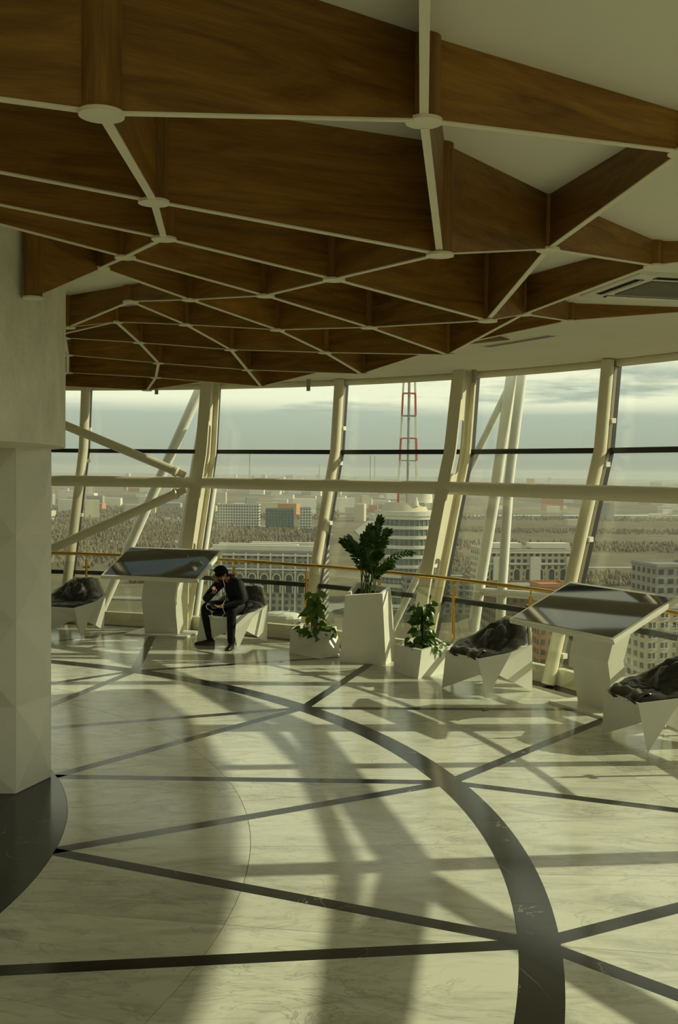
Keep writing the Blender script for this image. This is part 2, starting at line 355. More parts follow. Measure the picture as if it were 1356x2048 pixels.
for s, poly, inner in strips:
    c = Vector((sum(p[0] for p in poly)/4, sum(p[1] for p in poly)/4)); th = math.degrees(math.atan2(c.y-CY, c.x-CX))
    if not inview(th): continue
    o = origin_prism('inlay_strip', ccw(poly), M['black'], -0.019, -0.0004-0.00005*(s % 4))
for i in range(32):
    t0 = PH+11.25*i+4
    if inview(t0+5): origin_prism('inlay_ring_piece', ccw([tuple(p) for p in ring_poly(R_IN, R_OUT, t0+0.006, t0+11.25-0.006, 14)]), M['black'], -0.02, 0.0)
for i in range(8):
    t0 = 45*i+8
    origin_prism('inlay_disc_piece', ccw([tuple(p) for p in ring_poly(3.0, R_DISC, t0, t0+45-0.02, 16)]), M['black'], -0.02, 0.0)
# black stone border along the glass
for i in range(30):
    t0 = 12*i+7
    if inview(t0+6): origin_prism('border_stone', ccw([tuple(p) for p in ring_poly(R_EDGE+0.002, 10.54, t0, t0+11.98, 8)]), M['black'], -0.02, -0.001)

# ---- ceiling with bright rim, core wall
ceil = MB().cyl((CX, CY), 11.53, CEIL, CEIL+0.25, 120).build('ceiling', M['ceil']); tag(ceil, kind='structure')
mb = MB(); nS = 120
mb.tube([P(11.46, 360*i/nS, 3.862) for i in range(nS)]+[P(11.46, 0, 3.862)], 0.052, 12, cap=False)
rim = mb.build('trim_1', M['steel'], smooth=True); tag(rim, kind='structure')
mb = MB(); mb.prism([tuple(p) for p in arc(4.35, 0, 357, 119)], 2.645, CEIL)
core = mb.build('wall_core_bulkhead', M['plaster'], smooth=True); tag(core, kind='structure')
# unseen slab added outside the sunny glass to cast the curved floor shadow
ev = MB()
for i in range(32):
    t0, t1 = -68+3*i, -65+3*i
    q = [P(11.535, t0, 4.05), P(13.0, t0, 4.05), P(13.0, t1, 4.05), P(11.535, t1, 4.05)]; u = Vector((0, 0, 0.22))
    ev.add(q+[p+u for p in q], [(3, 2, 1, 0), (4, 5, 6, 7), (1, 2, 6, 5), (3, 0, 4, 7), (0, 1, 5, 4), (2, 3, 7, 6)])
tag(ev.build('shade_slab', M['steelout']), kind='structure')
# faceted core below the bulkhead (plan polygon) with triangular relief panels
core_plan = [(-2.309, 8.339), (-2.453, 7.888), (-3.05, 7.87), (-3.25, 5.6), (-2.62, 5.3), (-2.85, 4.2), (-6.188, 2.3), (-9.8, 4.4), (-10.2, 8.4), (-6.188, 10.5), (-3.3, 9.9)]
cw = MB().prism(ccw(core_plan), 0.0, 2.645).build('wall_core', M['panel']); tag(cw, kind='structure')
def relief(p0, p1, z0, z1, rows, seed):
    """a wall face clad in triangular facets: each facet is its own piece"""
    rnd = random.Random(seed); a = Vector((*p0, 0)); b = Vector((*p1, 0)); d = (b-a); nrm = Vector((d.y, -d.x, 0)).normalized()
    h = (z1-z0)/rows
    for i in range(rows):
        zz0 = z0+i*h; zz1 = zz0+h; fl = i % 2
        ck = 0.60 if fl else 0.42
        pts = [a+Vector((0, 0, zz0)), b+Vector((0, 0, zz0)), b+Vector((0, 0, zz1)), a+Vector((0, 0, zz1)), a+d*ck+Vector((0, 0, zz0+h*(0.5 if fl else .55)))+nrm*0.075]
        for t in ((0, 1, 4), (1, 2, 4), (2, 3, 4), (3, 0, 4)):
            tri = [pts[k]+nrm*0.004 for k in t]; c = sum(tri, Vector())/3
            tri = [c+(q-c)*0.999 for q in tri]; bk = [q-nrm*0.012 if (q-a).dot(nrm) < 0.02 else q-nrm*0.05 for q in tri]
            me = mesh('facet_panel', [q-c for q in tri+bk], [(0, 1, 2), (5, 4, 3), (0, 3, 4, 1), (1, 4, 5, 2), (2, 5, 3, 0)], M['panel'])
            link('facet_panel', me, cw, loc=c)
relief((-2.453, 7.888), (-2.309, 8.339), 0.01, 2.63, 4, 1)
relief((-3.05, 7.87), (-2.453, 7.888), 0.01, 2.63, 4, 2)
# blank wall closing the far side of the hall, behind the camera and behind the core
wb = MB()
for i in range(18):
    t0 = 127+i*7.2
    a0, a1, b0, b1 = P(10.62, t0, 0), P(10.62, t0+7.2, 0), P(11.52, t0, CEIL), P(11.52, t0+7.2, CEIL)
    o0 = [Vector((p.x, p.y, p.z))+(p-Vector((CX, CY, p.z))).normalized()*0.15 for p in (a0, a1, b1, b0)]
    wb.add([a0, a1, b1, b0]+o0, [(3, 2, 1, 0), (4, 5, 6, 7), (0, 1, 5, 4), (2, 3, 7, 6)])
tag(wb.build('wall_back', M['ceil']), kind='structure')

# ---- glazing: equal bays, leaning outwards towards the top
PROF = [(10.60, 0.02), (10.82, 0.79), (11.40, 2.79), (11.50, 3.88)]
def rglass(z):
    for (r0, z0), (r1, z1) in zip(PROF, PROF[1:]):
        if z <= z1: return r0+(r1-r0)*(z-z0)/(z1-z0)
    return PROF[-1][0]
BAYS = list(range(-12, 8))                     # mullion angle = 31+12k ; bay k spans mullion k..k+1
STEP = 11.69
def mull(k): return 33.5+STEP*k+(4.4 if k <= -2 else 0)
def local_tube(pts, rad, seg=14):             # radial profile in local x,z
    return MB().tube([(r, 0, z) for r, z in pts], rad, seg)
zs = [0.02, 0.4, 0.79, 1.5, 2.2, 2.6, 2.79, 2.95, 3.3, 3.88]
me_pipe = local_tube([(rglass(z)-0.205, z) for z in zs], 0.078).mesh('mullion_pipe', M['steel'], True)
def prof_strip(off0, off1, w, zz=zs):          # rectangular bar following the glass between two radial offsets
    mb = MB(); n = len(zz); vv = []
    for z in zz:
        r = rglass(z)
        for (o_, y_) in ((off0, -w/2), (off0, w/2), (off1, w/2), (off1, -w/2)): vv.append((r+o_, y_, z))
    ff = [(0, 1, 2, 3), tuple(4*(n-1)+k for k in (3, 2, 1, 0))]
    for i in range(n-1):
        for k in range(4): ff.append((4*i+k, 4*(i+1)+k, 4*(i+1)+(k+1) % 4, 4*i+(k+1) % 4))
    return mb.add(vv, ff)
me_rail = prof_strip(-0.10, -0.045, 0.045).mesh('glazing_rail', M['alu'])
me_gask = prof_strip(-0.045, 0.02, 0.05).mesh('gasket', M['gasket'])
mbk = MB().box((0, 0, 0), (0.07, 0.07, 0.06)); me_brk = mbk.mesh('bracket', M['steelout'])
def slab4(a, b, c, d, t):                      # pane between four corners, thickness t outwards
    n = (b-a).cross(d-a).normalized()*t
    return MB().add([a, b, c, d, a+n, b+n, c+n, d+n], [(3, 2, 1, 0), (4, 5, 6, 7), (0, 1, 5, 4), (1, 2, 6, 5), (2, 3, 7, 6), (3, 0, 4, 7)])
wi = 0
for k in BAYS:
    t0, t1 = mull(k)+0.12, mull(k+1)-0.12; wi += 1
    root = tag(empty('window_%d' % wi, P(10.6, (t0+t1)/2, 0)), kind='structure')
    inv = root.matrix_world.inverted(); base = Vector(root.location)
    rows = [(0.04, 0.757), (0.823, 2.757), (2.823, 3.86)]
    for z0, z1 in rows:
        pts = [P(rglass(z0), t1, z0)-base, P(rglass(z0), t0, z0)-base, P(rglass(z1), t0, z1)-base, P(rglass(z1), t1, z1)-base]
        slab4(*pts, -0.018).build('pane', M['glass'], root)
    for z in (0.79, 2.79):
        a = P(rglass(z)-0.02, mull(k)+0.1, z)-base; b = P(rglass(z)-0.02, mull(k+1)-0.1, z)-base
        d = (b-a); c = (a+b)/2
        MB().box(c, (d.length, 0.07, 0.066), math.atan2(d.y, d.x)).build('transom', M['gasket'], root)
    a = P(10.58, mull(k), 0.10)-base; b = P(10.58, mull(k+1), 0.10)-base; d = b-a
    MB().box((a+b)/2, (d.length, 0.10, 0.20), math.atan2(d.y, d.x)).build('sill_beam', M['steel'], root)
    # the mullion at the start of the bay
    ctr = Vector((CX, CY, 0))-base
    odd = (k % 2 == 0)                          # tubular mullions at 31, 55, 79 ...; plate columns between
    if odd: link('mullion_pipe', me_pipe, root, ctr, (0, 0, R(mull(k))))
    link('glazing_rail', me_rail, root, ctr, (0, 0, R(mull(k))))
    link('gasket', me_gask, root, ctr, (0, 0, R(mull(k))))
    for z in ((0.35, 1.72, 2.62, 3.15) if odd else ()):
        link('bracket', me_brk, root, P(rglass(z)-0.10, mull(k)-0.25, z)-base, (0, 0, R(mull(k))))

# ---- plate columns with slotted webs
INN = [(10.34, 0.0), (10.36, 0.75), (10.50, 1.36), (10.76, 2.3), (10.91, 2.79), (11.07, CEIL)]
def rinn(z):
    for (r0, z0), (r1, z1) in zip(INN, INN[1:]):
        if z <= z1: return r0+(r1-r0)*(z-z0)/(z1-z0)
    return INN[-1][0]
def col_meshes():
    zz = [CEIL*i/24 for i in range(25)]
    fl = MB(); vv = []
    for z in zz:
        for (o_, y_) in ((-0.014, -0.10), (-0.014, 0.10), (0.014, 0.10), (0.014, -0.10)): vv.append((rinn(z)+o_, y_, z))
    n = len(zz); ff = [(0, 1, 2, 3), tuple(4*(n-1)+k for k in (3, 2, 1, 0))]
    for i in range(n-1):
        for k in range(4): ff.append((4*i+k, 4*(i+1)+k, 4*(i+1)+(k+1) % 4, 4*i+(k+1) % 4))
    fl.add(vv, ff); m1 = fl.mesh('inner_flange', M['steel'])
    fo = MB(); vv = []
    for z in zz:
        for (o_, y_) in ((-0.17, -0.085), (-0.17, 0.085), (-0.14, 0.085), (-0.14, -0.085)): vv.append((rglass(z)+o_, y_, z))
    fo.add(vv, ff); m2 = fo.mesh('outer_flange', M['steel'])
    # web with two slots
    slots = [(0.35, 1.34), (2.47, 3.22)]; zs2 = set(zz)
    def hs(z):
        for a, b in slots:
            if a < z < b:
                q = min(z-a, b-z); rr = 0.075
                return 0.075*math.sqrt(max(0, 1-((rr-q)/rr)**2)) if q < rr else 0.075
        return 0.0
    for a, b in slots:
        for e in (0, .006, .02, .04, .075): zs2.add(a+e); zs2.add(b-e)
    zl = sorted(zs2); vv = []; ff = []
    for z in zl:
        a, b = rinn(z)+0.014, rglass(z)-0.17; c = (a+b)/2+0.01; h = hs(z)
        for x in (a, c-h, c+h, b):
            vv += [(x, -0.011, z), (x, 0.011, z)]
    for i in range(len(zl)-1):
        b0, b1 = 8*i, 8*(i+1)
        zm = (zl[i]+zl[i+1])/2
        for (l, r_) in ((0, 2), (4, 6)):
            ff.append((b0+l, b0+r_, b1+r_, b1+l)); ff.append((b0+l+1, b1+l+1, b1+r_+1, b0+r_+1))
        if hs(zm) > 0:
            ff.append((b0+2, b0+3, b1+3, b1+2)); ff.append((b0+4, b1+4, b1+5, b0+5))
    m3 = mesh('slotted_web', vv, ff, M['steel'])
    return m1, m2, m3
CM = col_meshes()
def column(th, label, group=None):
    root = empty('steel_column', (CX, CY, 0), R(th)); tag(root, label, 'column', group)
    link('inner_flange', CM[0], root); link('outer_flange', CM[1], root); link('slotted_web', CM[2], root)
    return root
column(mull(3), 'cream steel plate column with slotted web beside the seated man', 'slotted steel columns')
column(mull(1), 'cream steel plate column with slotted web behind the right small planter', 'slotted steel columns')
for t_ in (5, -1, -3, -5): column(mull(t_), 'cream steel plate column out of the frame', 'slotted steel columns')
# horizontal tubes from column to column
def pipe(name, pts, rad, label, cat, group=None, m='steel', seg=16):
    c = Vector(pts[0]); o = MB().tube([Vector(p)-c for p in pts], rad, seg).build(name, M[m], None, True, loc=c)
    return tag(o, label, cat, group)
for a_, b_, lb in ((3, 5, 'cream horizontal tube crossing the leftmost window, where two diagonal tubes meet it'), (1, 3, 'cream horizontal tube crossing the two middle windows'), (-1, 1, 'cream horizontal tube crossing the windows at the right edge'),
                   (-3, -1, 'cream horizontal tube out of the frame'), (-5, -3, 'cream horizontal tube out of the frame')):
    ra = 10.84; s_ = 0.075
    pipe('ring_tube', [P(ra, mull(a_)+s_, 2.288), P(ra, mull(b_)-s_, 2.288)], 0.088, lb, 'steel tube', 'ring of horizontal tubes')
# ================================================================ oak lattice under the ceiling
NODES = {
(0,2):(-1.785,6.070,3.485),(0,3):(-2.234,8.564,3.649),(0,4):(-2.797,9.499,3.649),(0,5):(-3.568,10.349,3.649),(1,-1):(-2.547,4.306,3.782),(1,0):(-1.880,5.432,3.782),(1,1):(-1.545,6.717,3.782),(1,2):(-1.617,8.036,3.782),(1,3):(-1.971,9.161,3.782),(1,4):(-2.729,10.335,3.782),(1,5):(-3.736,11.170,3.782),(2,-1):(-2.676,3.488,3.702),(2,0):(-1.776,4.610,3.702),(2,1):(-1.231,5.961,3.702),(2,2):(-1.071,7.421,3.702),(2,3):(-1.291,8.697,3.702),(2,4):(-1.921,9.968,3.702),(2,5):(-2.908,11.144,3.702),(3,-1):(-1.690,3.619,3.604),(3,0):(-0.852,5.021,3.604),(3,1):(-0.481,6.620,3.604),(3,2):(-0.500,8.211,3.604),(3,3):(-1.012,9.606,3.604),(3,4):(-1.900,10.903,3.604),(3,5):(-3.161,12.106,3.604),(4,-1):(-1.835,2.591,3.524),(4,0):(-0.722,4.023,3.524),(4,1):(-0.042,5.592,3.524),(4,2):(0.197,7.427,3.524),(4,3):(-0.138,9.030,3.524),(4,4):(-0.955,10.683,3.524),(4,5):(-2.071,11.715,3.524),(4,6):(-3.644,13.025,3.524),(5,-1):(-0.638,2.780,3.437),(5,0):(0.419,4.503,3.437),(5,1):(0.896,6.429,3.437),(5,2):(0.848,8.327,3.437),(5,3):(0.200,10.052,3.437),(5,4):(-0.890,11.694,3.437),(5,5):(-2.306,12.457,3.437),(5,6):(-4.282,14.068,3.437),(6,0):(0.259,3.412,3.638),(6,1):(1.041,5.318,3.638),(6,2):(1.300,7.485,3.638),(6,3):(0.933,9.512,3.638),(6,4):(0.011,11.401,3.638),(6,5):(-1.403,12.959,3.638),(7,-1):(0.157,2.137,3.759),(7,0):(1.322,4.102,3.759),(7,1):(1.871,6.308,3.759),(7,2):(1.867,8.616,3.759)}
lat = empty('lattice_ceiling', (-0.5, 7.0, CEIL)); LO = Vector(lat.location)
tag(lat, 'folded oak lattice of deep panels and round posts hanging under the white ceiling', 'ceiling lattice')
def lattice_post(p):
    h = CEIL-p[2]
    o = MB().cyl((0, 0), 0.052, 0, h-0.001, 24).build('post', M['woodpost'], lat, True, loc=Vector(p)-LO)
    MB().cyl((0, 0), 0.060, -0.012, -0.0005, 28).build('end_disc', M['edge'], o, True)
def beam(a, b, taper=False):
    a = Vector(a); b = Vector(b); d = Vector((b.x-a.x, b.y-a.y, 0)); L = d.length; rz = math.atan2(d.y, d.x); t = 0.0135
    x0 = 0.05; x1 = L-(0.05 if not taper else 0.0); zt = CEIL-0.001
    za = a.z+(b.z-a.z)*x0/L; zb = a.z+(b.z-a.z)*x1/L
    if taper: zb = zt-0.004
    def q(e): return [(x0, -t, za+e), (x1, -t, zb+e), (x1, t, zb+e), (x0, t, za+e)]
    vv = q(0)+[(x0, -t, zt), (x1, -t, zt), (x1, t, zt), (x0, t, zt)]
    ff = [(0, 3, 2, 1), (4, 5, 6, 7), (0, 1, 5, 4), (1, 2, 6, 5), (2, 3, 7, 6), (3, 0, 4, 7)]
    o = link('beam_panel', mesh('beam_panel', [(x, y, z-a.z) for x, y, z in vv], ff, M['wood']), lat, a-LO, (0, 0, rz))
    t = 0.0145; vv = [(x, y, z-a.z) for x, y, z in q(-0.006)+q(-0.0003)]
    link('edge_strip', mesh('edge_strip', vv, ff, M['edge']), o)
done = set()
for (k, j), p in NODES.items():
    lattice_post(p)
    # a step outwards goes to the same angle index or the next one
    nb = ((k+1, j), (k+1, j+1)) if k % 2 == 1 else ((k+1, j-1), (k+1, j))
    for q in nb:
        if k == 6: continue
        if q in NODES and ((k, j), q) != ((0, 2), (1, 2)): beam(p, NODES[q])
for a_, b_ in (((6, 0), (7, 0)), ((6, 0), (7, -1)), ((6, 1), (7, 0)), ((6, 1), (7, 1)), ((6, 2), (7, 1)), ((6, 2), (7, 2)), ((6, 3), (7, 2))):
    beam(NODES[a_], NODES[b_])
beam(NODES[(7, 2)], (3.137, 8.807, CEIL), True); beam(NODES[(7, 1)], (2.95, 6.30, CEIL), True); beam(NODES[(6, 3)], (1.753, 10.968, CEIL), True)
beam(NODES[(7, 0)], (2.4, 4.0, CEIL), True)
# ================================================================ braces, balustrade, ceiling fittings
def brace(a, b, label, group):
    a = Vector(a); b = Vector(b); d = (b-a).normalized(); root = tag(empty('brace_tube', a), label, 'steel tube', group)
    MB().tube([d*0.16, b-a], 0.07, 16).build('tube', M['steel'], root, True)
    MB().tube([d*0.13, d*0.15, d*0.20, d*0.21], [0.05, 0.085, 0.085, 0.07], 16).build('end_collar', M['steel'], root, True)
    n = d.cross(Vector((0, 0, 1))).normalized(); w = n.cross(d)
    g = MB(); h = 0.012
    q = [Vector((0, 0, 0))-w*0.05, d*0.16-w*0.06, d*0.16+w*0.06, w*0.05]
    g.add([p-n*h for p in q]+[p+n*h for p in q], [(0, 3, 2, 1), (4, 5, 6, 7), (0, 1, 5, 4), (1, 2, 6, 5), (2, 3, 7, 6), (3, 0, 4, 7)]).build('gusset_plate', M['steel'], root)
    MB().tube([d*0.08-n*0.03, d*0.08+n*0.03], 0.028, 10).build('pin', M['steel'], root, True)
brace((-2.42, 16.40, 2.40), (-6.1, 17.03, 3.84), 'cream diagonal tube rising from the slotted column towards the plastered bulkhead', 'diagonal brace tubes')
brace((-2.42, 16.40, 2.18), (-6.4, 17.08, 0.40), 'cream diagonal tube falling from the slotted column towards the brass handrail', 'diagonal brace tubes')
a_ = P(10.70, mull(-3)+0.6, 2.28)
brace(a_, P(10.70, mull(-5)-0.8, 0.5), 'cream diagonal tube out of the frame', 'diagonal brace tubes')

def out_pipe(pts, rad, label):
    return pipe('outer_strut', pts, rad, label, 'steel strut', 'white steel lattice outside the glass', 'steelout', 14)
out_pipe([(-2.45, 18.35, 3.95), (-4.31, 18.78, -0.12), (-4.9, 18.92, -1.4)], 0.088, 'white outdoor tube slanting behind the leftmost window and display stand')
out_pipe([(-2.45, 18.40, 3.3), (-2.80, 18.46, 1.15), (-3.1, 18.6, -0.6)], 0.06, 'thin white outdoor tube just left of the slotted column by the seated man')
out_pipe([(-2.20, 18.27, 2.3), (-2.37, 18.33, 1.12), (-2.6, 18.4, -0.6)], 0.07, 'white outdoor tube just right of the slotted column by the seated man')
out_pipe([(2.65, 15.27, 3.95), (2.51, 15.40, 2.4), (2.44, 15.47, 0.64), (2.40, 15.5, -0.8)], 0.072, 'upright white outdoor tube right of the second slotted column')
out_pipe([(2.52, 15.39, 3.95), (2.33, 15.57, 2.2), (2.14, 15.75, 0.72), (2.0, 15.9, -0.6)], 0.085, 'leaning white outdoor tube right of the second slotted column')
out_pipe([(2.50, 15.41, 3.80), (2.02, 15.85, 2.65), (1.5, 16.3, 1.4), (0.83, 16.77, -0.16)], 0.055, 'white outdoor tube crossing behind the second slotted column')
out_pipe([(2.09, 15.80, 0.70), (2.90, 15.02, 0.73), (3.6, 14.2, 0.75)], 0.06, 'horizontal white outdoor tube behind the armchair beside the right display stand')
out_pipe([(1.95, 15.91, 0.24), (2.16, 15.73, -0.35), (2.4, 15.4, -1.1)], 0.10, 'short white outdoor tube low behind the armchair beside the small planter')

pc = Vector((-0.90, 16.95, 0.10)); op = tag(empty('outer_cladding', pc, R(-18)), 'white rounded cladding panel lying outside the glass behind the seated man', 'cladding panel')
MB().ball((0, 0, 0), (0.36, 0.22, 0.10), 16, 8).build('shell', M['steelout'], op)
MB().box((0, -0.02, 0.098), (0.60, 0.008, 0.006)).box((0.06, 0.0, 0.096), (0.008, 0.34, 0.006)).build('seam', M['grey'], op)
bal = tag(empty('balustrade', P(10.25, 55, 0)), 'brass balustrade with clear glass panels along the window wall', 'balustrade'); BO = Vector(bal.location)
RB, ZB = 10.25, 1.14
MB().tube([P(RB, 10+82*i/60, ZB)-BO for i in range(61)], 0.025, 12).build('handrail', M['gold'], bal, True)
posts = [34.4+7.2*i for i in range(-3, 8)]
for i, t in enumerate(posts):
    p = P(RB, t, 0)-BO
    po = MB().cyl((0, 0), 0.023, 0.0, 1.06, 14).cyl((0, 0), 0.009, 1.06, 1.12, 8).cyl((0, 0), 0.045, 0.0, 0.012, 16).build('post', M['gold'], bal, True, loc=p, rot=(0, 0, R(t)))
    for z in (0.17, 0.93):
        for s in (-1, 1):
            MB().tube([(0, s*0.02, z), (0, s*0.06, z)], [0.016, 0.022], 10).build('glass_clamp', M['gold'], po, True)
    if i+1 < len(posts):
        a = P(RB, t+0.36, 0.09)-BO; b = P(RB, t+7.2-0.36, 0.09)-BO; up = Vector((0, 0, 0.93))
        slab4(a, b, b+up, a+up, 0.010).build('glass_panel', M['railglass'], bal)

def spot(p, h, label):
    o = MB().cyl((0, 0), 0.030, 0, h, 16).cyl((0, 0), 0.036, h, h+0.012, 16).build('ceiling_spotlight', M['grey'], None, True, loc=p); tag(o, label, 'spotlight', 'small grey cylinders at the ceiling rim')
spot((-0.494, 16.07, 3.725), 0.163, 'small grey cylinder hanging at the ceiling rim above the middle windows')
spot((1.817, 14.257, 3.722), 0.166, 'small grey cylinder hanging at the ceiling rim beside the second slotted column')
spot((-3.02, 17.16, 3.722), 0.166, 'small grey cylinder hanging at the ceiling rim over the left display stand')
sd_ = tag(empty('slot_diffuser', (1.874, 11.105, CEIL), math.atan2(-1.038, 0.553)), 'narrow slotted air outlet in the white ceiling beyond the lattice', 'air vent')
MB().box((0, 0, -0.003), (1.18, 0.13, 0.006)).build('frame', M['ceil'], sd_)
for y in (-0.042, -0.014, 0.014, 0.042): MB().box((0, y, -0.0066), (1.12, 0.013, 0.0012)).build('slot', M['dark'], sd_)
ac = tag(empty('air_conditioner', (2.415, 7.79, CEIL), R(12)), 'square ceiling air conditioning cassette with grey grille at the frame edge', 'air conditioner')
MB().box((0, 0, -0.012), (0.95, 0.95, 0.024)).build('frame', M['white'], ac)
MB().box((0, 0, -0.0285), (0.56, 0.56, 0.009)).build('grille', M['grille'], ac)
for rz in (0, 90, 180, 270):
    v = Vector((math.cos(R(rz)), math.sin(R(rz)), 0))
    MB().box((0, 0, 0), (0.07, 0.62, 0.004)).build('air_slot', M['dark'], ac, loc=v*0.385+Vector((0, 0, -0.0262)), rot=(0, 0, R(rz)))
    MB().box((0, 0, 0), (0.045, 0.60, 0.005)).build('louvre', M['white'], ac, loc=v*0.375+Vector((0, 0, -0.031)), rot=(0, R(18), R(rz)))

# ================================================================ faceted armchairs
M['cushion'] = simple('black_padded_fabric', (0.030, 0.029, 0.024), 0.42, var=0.25, scale=9, bump=0.35, bscale=14, spec=0.45)
M['shell'] = simple('white_shell', (0.80, 0.79, 0.71), 0.38, var=0.015)
RIM = [(0.41, 0.26, 0.44), (0.09, 0.46, 0.505), (-0.28, 0.43, 0.56), (-0.50, 0.20, 0.80), (-0.50, -0.20, 0.80), (-0.28, -0.43, 0.60), (0.09, -0.46, 0.52), (0.41, -0.26, 0.45)]
def chair_meshes():
    v = [Vector(p) for p in RIM]                                   # 0..7
    ft = [(0.37, 0.36), (-0.37, 0.36), (-0.37, -0.36), (0.37, -0.36)]
    f0 = len(v)                                                    # feet: small triangles so the legs end in a blunt tip
    for (x, y) in ft: v.append(Vector((x, y, 0)))                  # 8..11
    Af, Asp, Ab, Asm, U = 12, 13, 14, 15, 16
    v += [Vector((0.30, 0.235, 0.26)), Vector((0.235, 0.31, 0.28)), Vector((-0.31, -0.235, 0.28)), Vector((-0.235, -0.31, 0.28)), Vector((0, 0, 0.33))]
    F = []
    F += [(0, 8, 1), (0, Af, 8), (1, 8, Asp), (7, Af, 0), (1, Asp, 2), (Asp, 9, 2), (2, 9, 3), (3, 9, Ab), (3, Ab, 4),
          (4, Ab, 10), (4, 10, 5), (5, 10, Asm), (5, Asm, 6), (6, Asm, 11), (6, 11, 7), (7, 11, Af)]
    F += [(8, Af, U), (Asp, 8, U), (9, Asp, U), (Ab, 9, U), (10, Ab, U), (Asm, 10, U), (11, Asm, U), (Af, 11, U)]
    b = len(v)                                                     # inner rim, bowl
    for p in RIM: v.append(Vector((p[0]*0.945-0.0, p[1]*0.945, p[2]-0.003)))
    c = len(v)
    for p in RIM: v.append(Vector((p[0]*0.55, p[1]*0.55, 0.385+(p[2]-0.45)*0.35)))
    v.append(Vector((0, 0, 0.36))); d = len(v)-1
    for i in range(8):
        j = (i+1) % 8
        F += [(i, j, b+j, b+i), (b+i, b+j, c+j), (b+i, c+j, c+i), (c+i, c+j, d)]
    shell = mesh('shell', v, F, M['shell'])
    # cushion: closed quilted pad lying in the bowl
    na, nr = 64, 14; vv = []; ff = []
    def rim_at(t):
        x = t*8; i = int(x) % 8; k = x-int(x); p, q = Vector(RIM[i]), Vector(RIM[(i+1) % 8]); return p.lerp(q, k)
    rnd = random.Random(3)
    for ir in range(nr+1):
        rho = 0.94*ir/nr
        for ia in range(na):
            t = ia/na; p = rim_at(t); back = max(0.0, -math.cos(math.atan2(p.y, p.x)))
            z0 = 0.385+(p.z-0.01-0.385)*rho**1.5
            th = (0.095+0.165*back)*(1-(ir/nr)**4)
            seam = abs(math.sin(math.pi*(t*5+0.5)))**0.4; ringseam = min(1, abs(rho-0.50)/0.07)
            wr = 0.006*math.sin(23*t*math.pi+7*rho)+0.005*math.sin(41*t*math.pi-13*rho)
            puff = (0.5+0.5*seam*ringseam) if ir > 1 else 0.8
            w = 1.0-0.03*math.sin(9*math.pi*t)**2*(ir == nr)
            vv.append((p.x*rho*w, p.y*rho*w, z0+0.012+th*puff+wr*(1 if 0 < ir < nr else 0)))
    for ir in range(nr):
        for ia in range(na):
            j = (ia+1) % na; ff.append((ir*na+ia, (ir+1)*na+ia, (ir+1)*na+j, ir*na+j))
    base = len(vv)
    for ia in range(na):
        p = rim_at(ia/na); vv.append((p.x*0.925, p.y*0.925, p.z-0.035))
    for ia in range(na):
        j = (ia+1) % na; ff.append((nr*na+ia, base+ia, base+j, nr*na+j))
    cushion = mesh('cushion', vv, ff, M['cushion'], True)
    return shell, cushion
SHELL, CUSH = chair_meshes()
def head_flap():                                                  # folded glossy front flap of the cushion
    vv = []; ff = []; n = 12
    for i in range(n+1):
        for k in range(7):
            s = i/n; y = (s-0.5)*0.44; u = k/6
            x = 0.40-0.20*u+0.02*math.sin(s*9); z = 0.458+0.05*math.sin(u*math.pi)+0.012*math.sin(s*17+u*5)+0.02*u
            vv.append((x, y, z))
    m = len(vv)
    vv += [(x, y, z-0.03) for x, y, z in vv]
    for i in range(n):
        for k in range(6):
            a = i*7+k; ff.append((a, a+1, a+8, a+7)); ff.append((m+a, m+a+7, m+a+8, m+a+1))
    bd = [i*7 for i in range(n+1)]+[n*7+k for k in range(1, 7)]+[i*7+6 for i in range(n-1, -1, -1)]+[k for k in range(5, 0, -1)]
    for a, b in zip(bd, bd[1:]+bd[:1]): ff.append((a, b, m+b, m+a))
    return mesh('front_flap', vv, ff, M['flap'], True)
M['flap'] = simple('glossy_black_flap', (0.035, 0.034, 0.028), 0.22, var=0.3, scale=12, bump=0.4, bscale=9)
FLAP = head_flap()
def chair(x, y, yaw, label, flap=True):
    root = tag(empty('armchair', (x, y, 0), R(yaw)), label, 'armchair', 'white faceted armchairs with black pads')
    s = link('shell', SHELL, root); c = link('cushion', CUSH, root)
    if flap: link('front_flap', FLAP, c)
    return root
chair(1.73, 11.92, 217, 'white faceted armchair with black pad between the small planter and the right display stand')
chair(3.02, 9.71, 199.6, 'white faceted armchair with black pad cut by the right edge, nearest to the viewer')
chair(-4.04, 15.70, 257, 'white faceted armchair with black pad at the left, half behind the pillar', False)
chair(-1.52, 14.92, 241, 'white faceted armchair the man in black sits on', False)

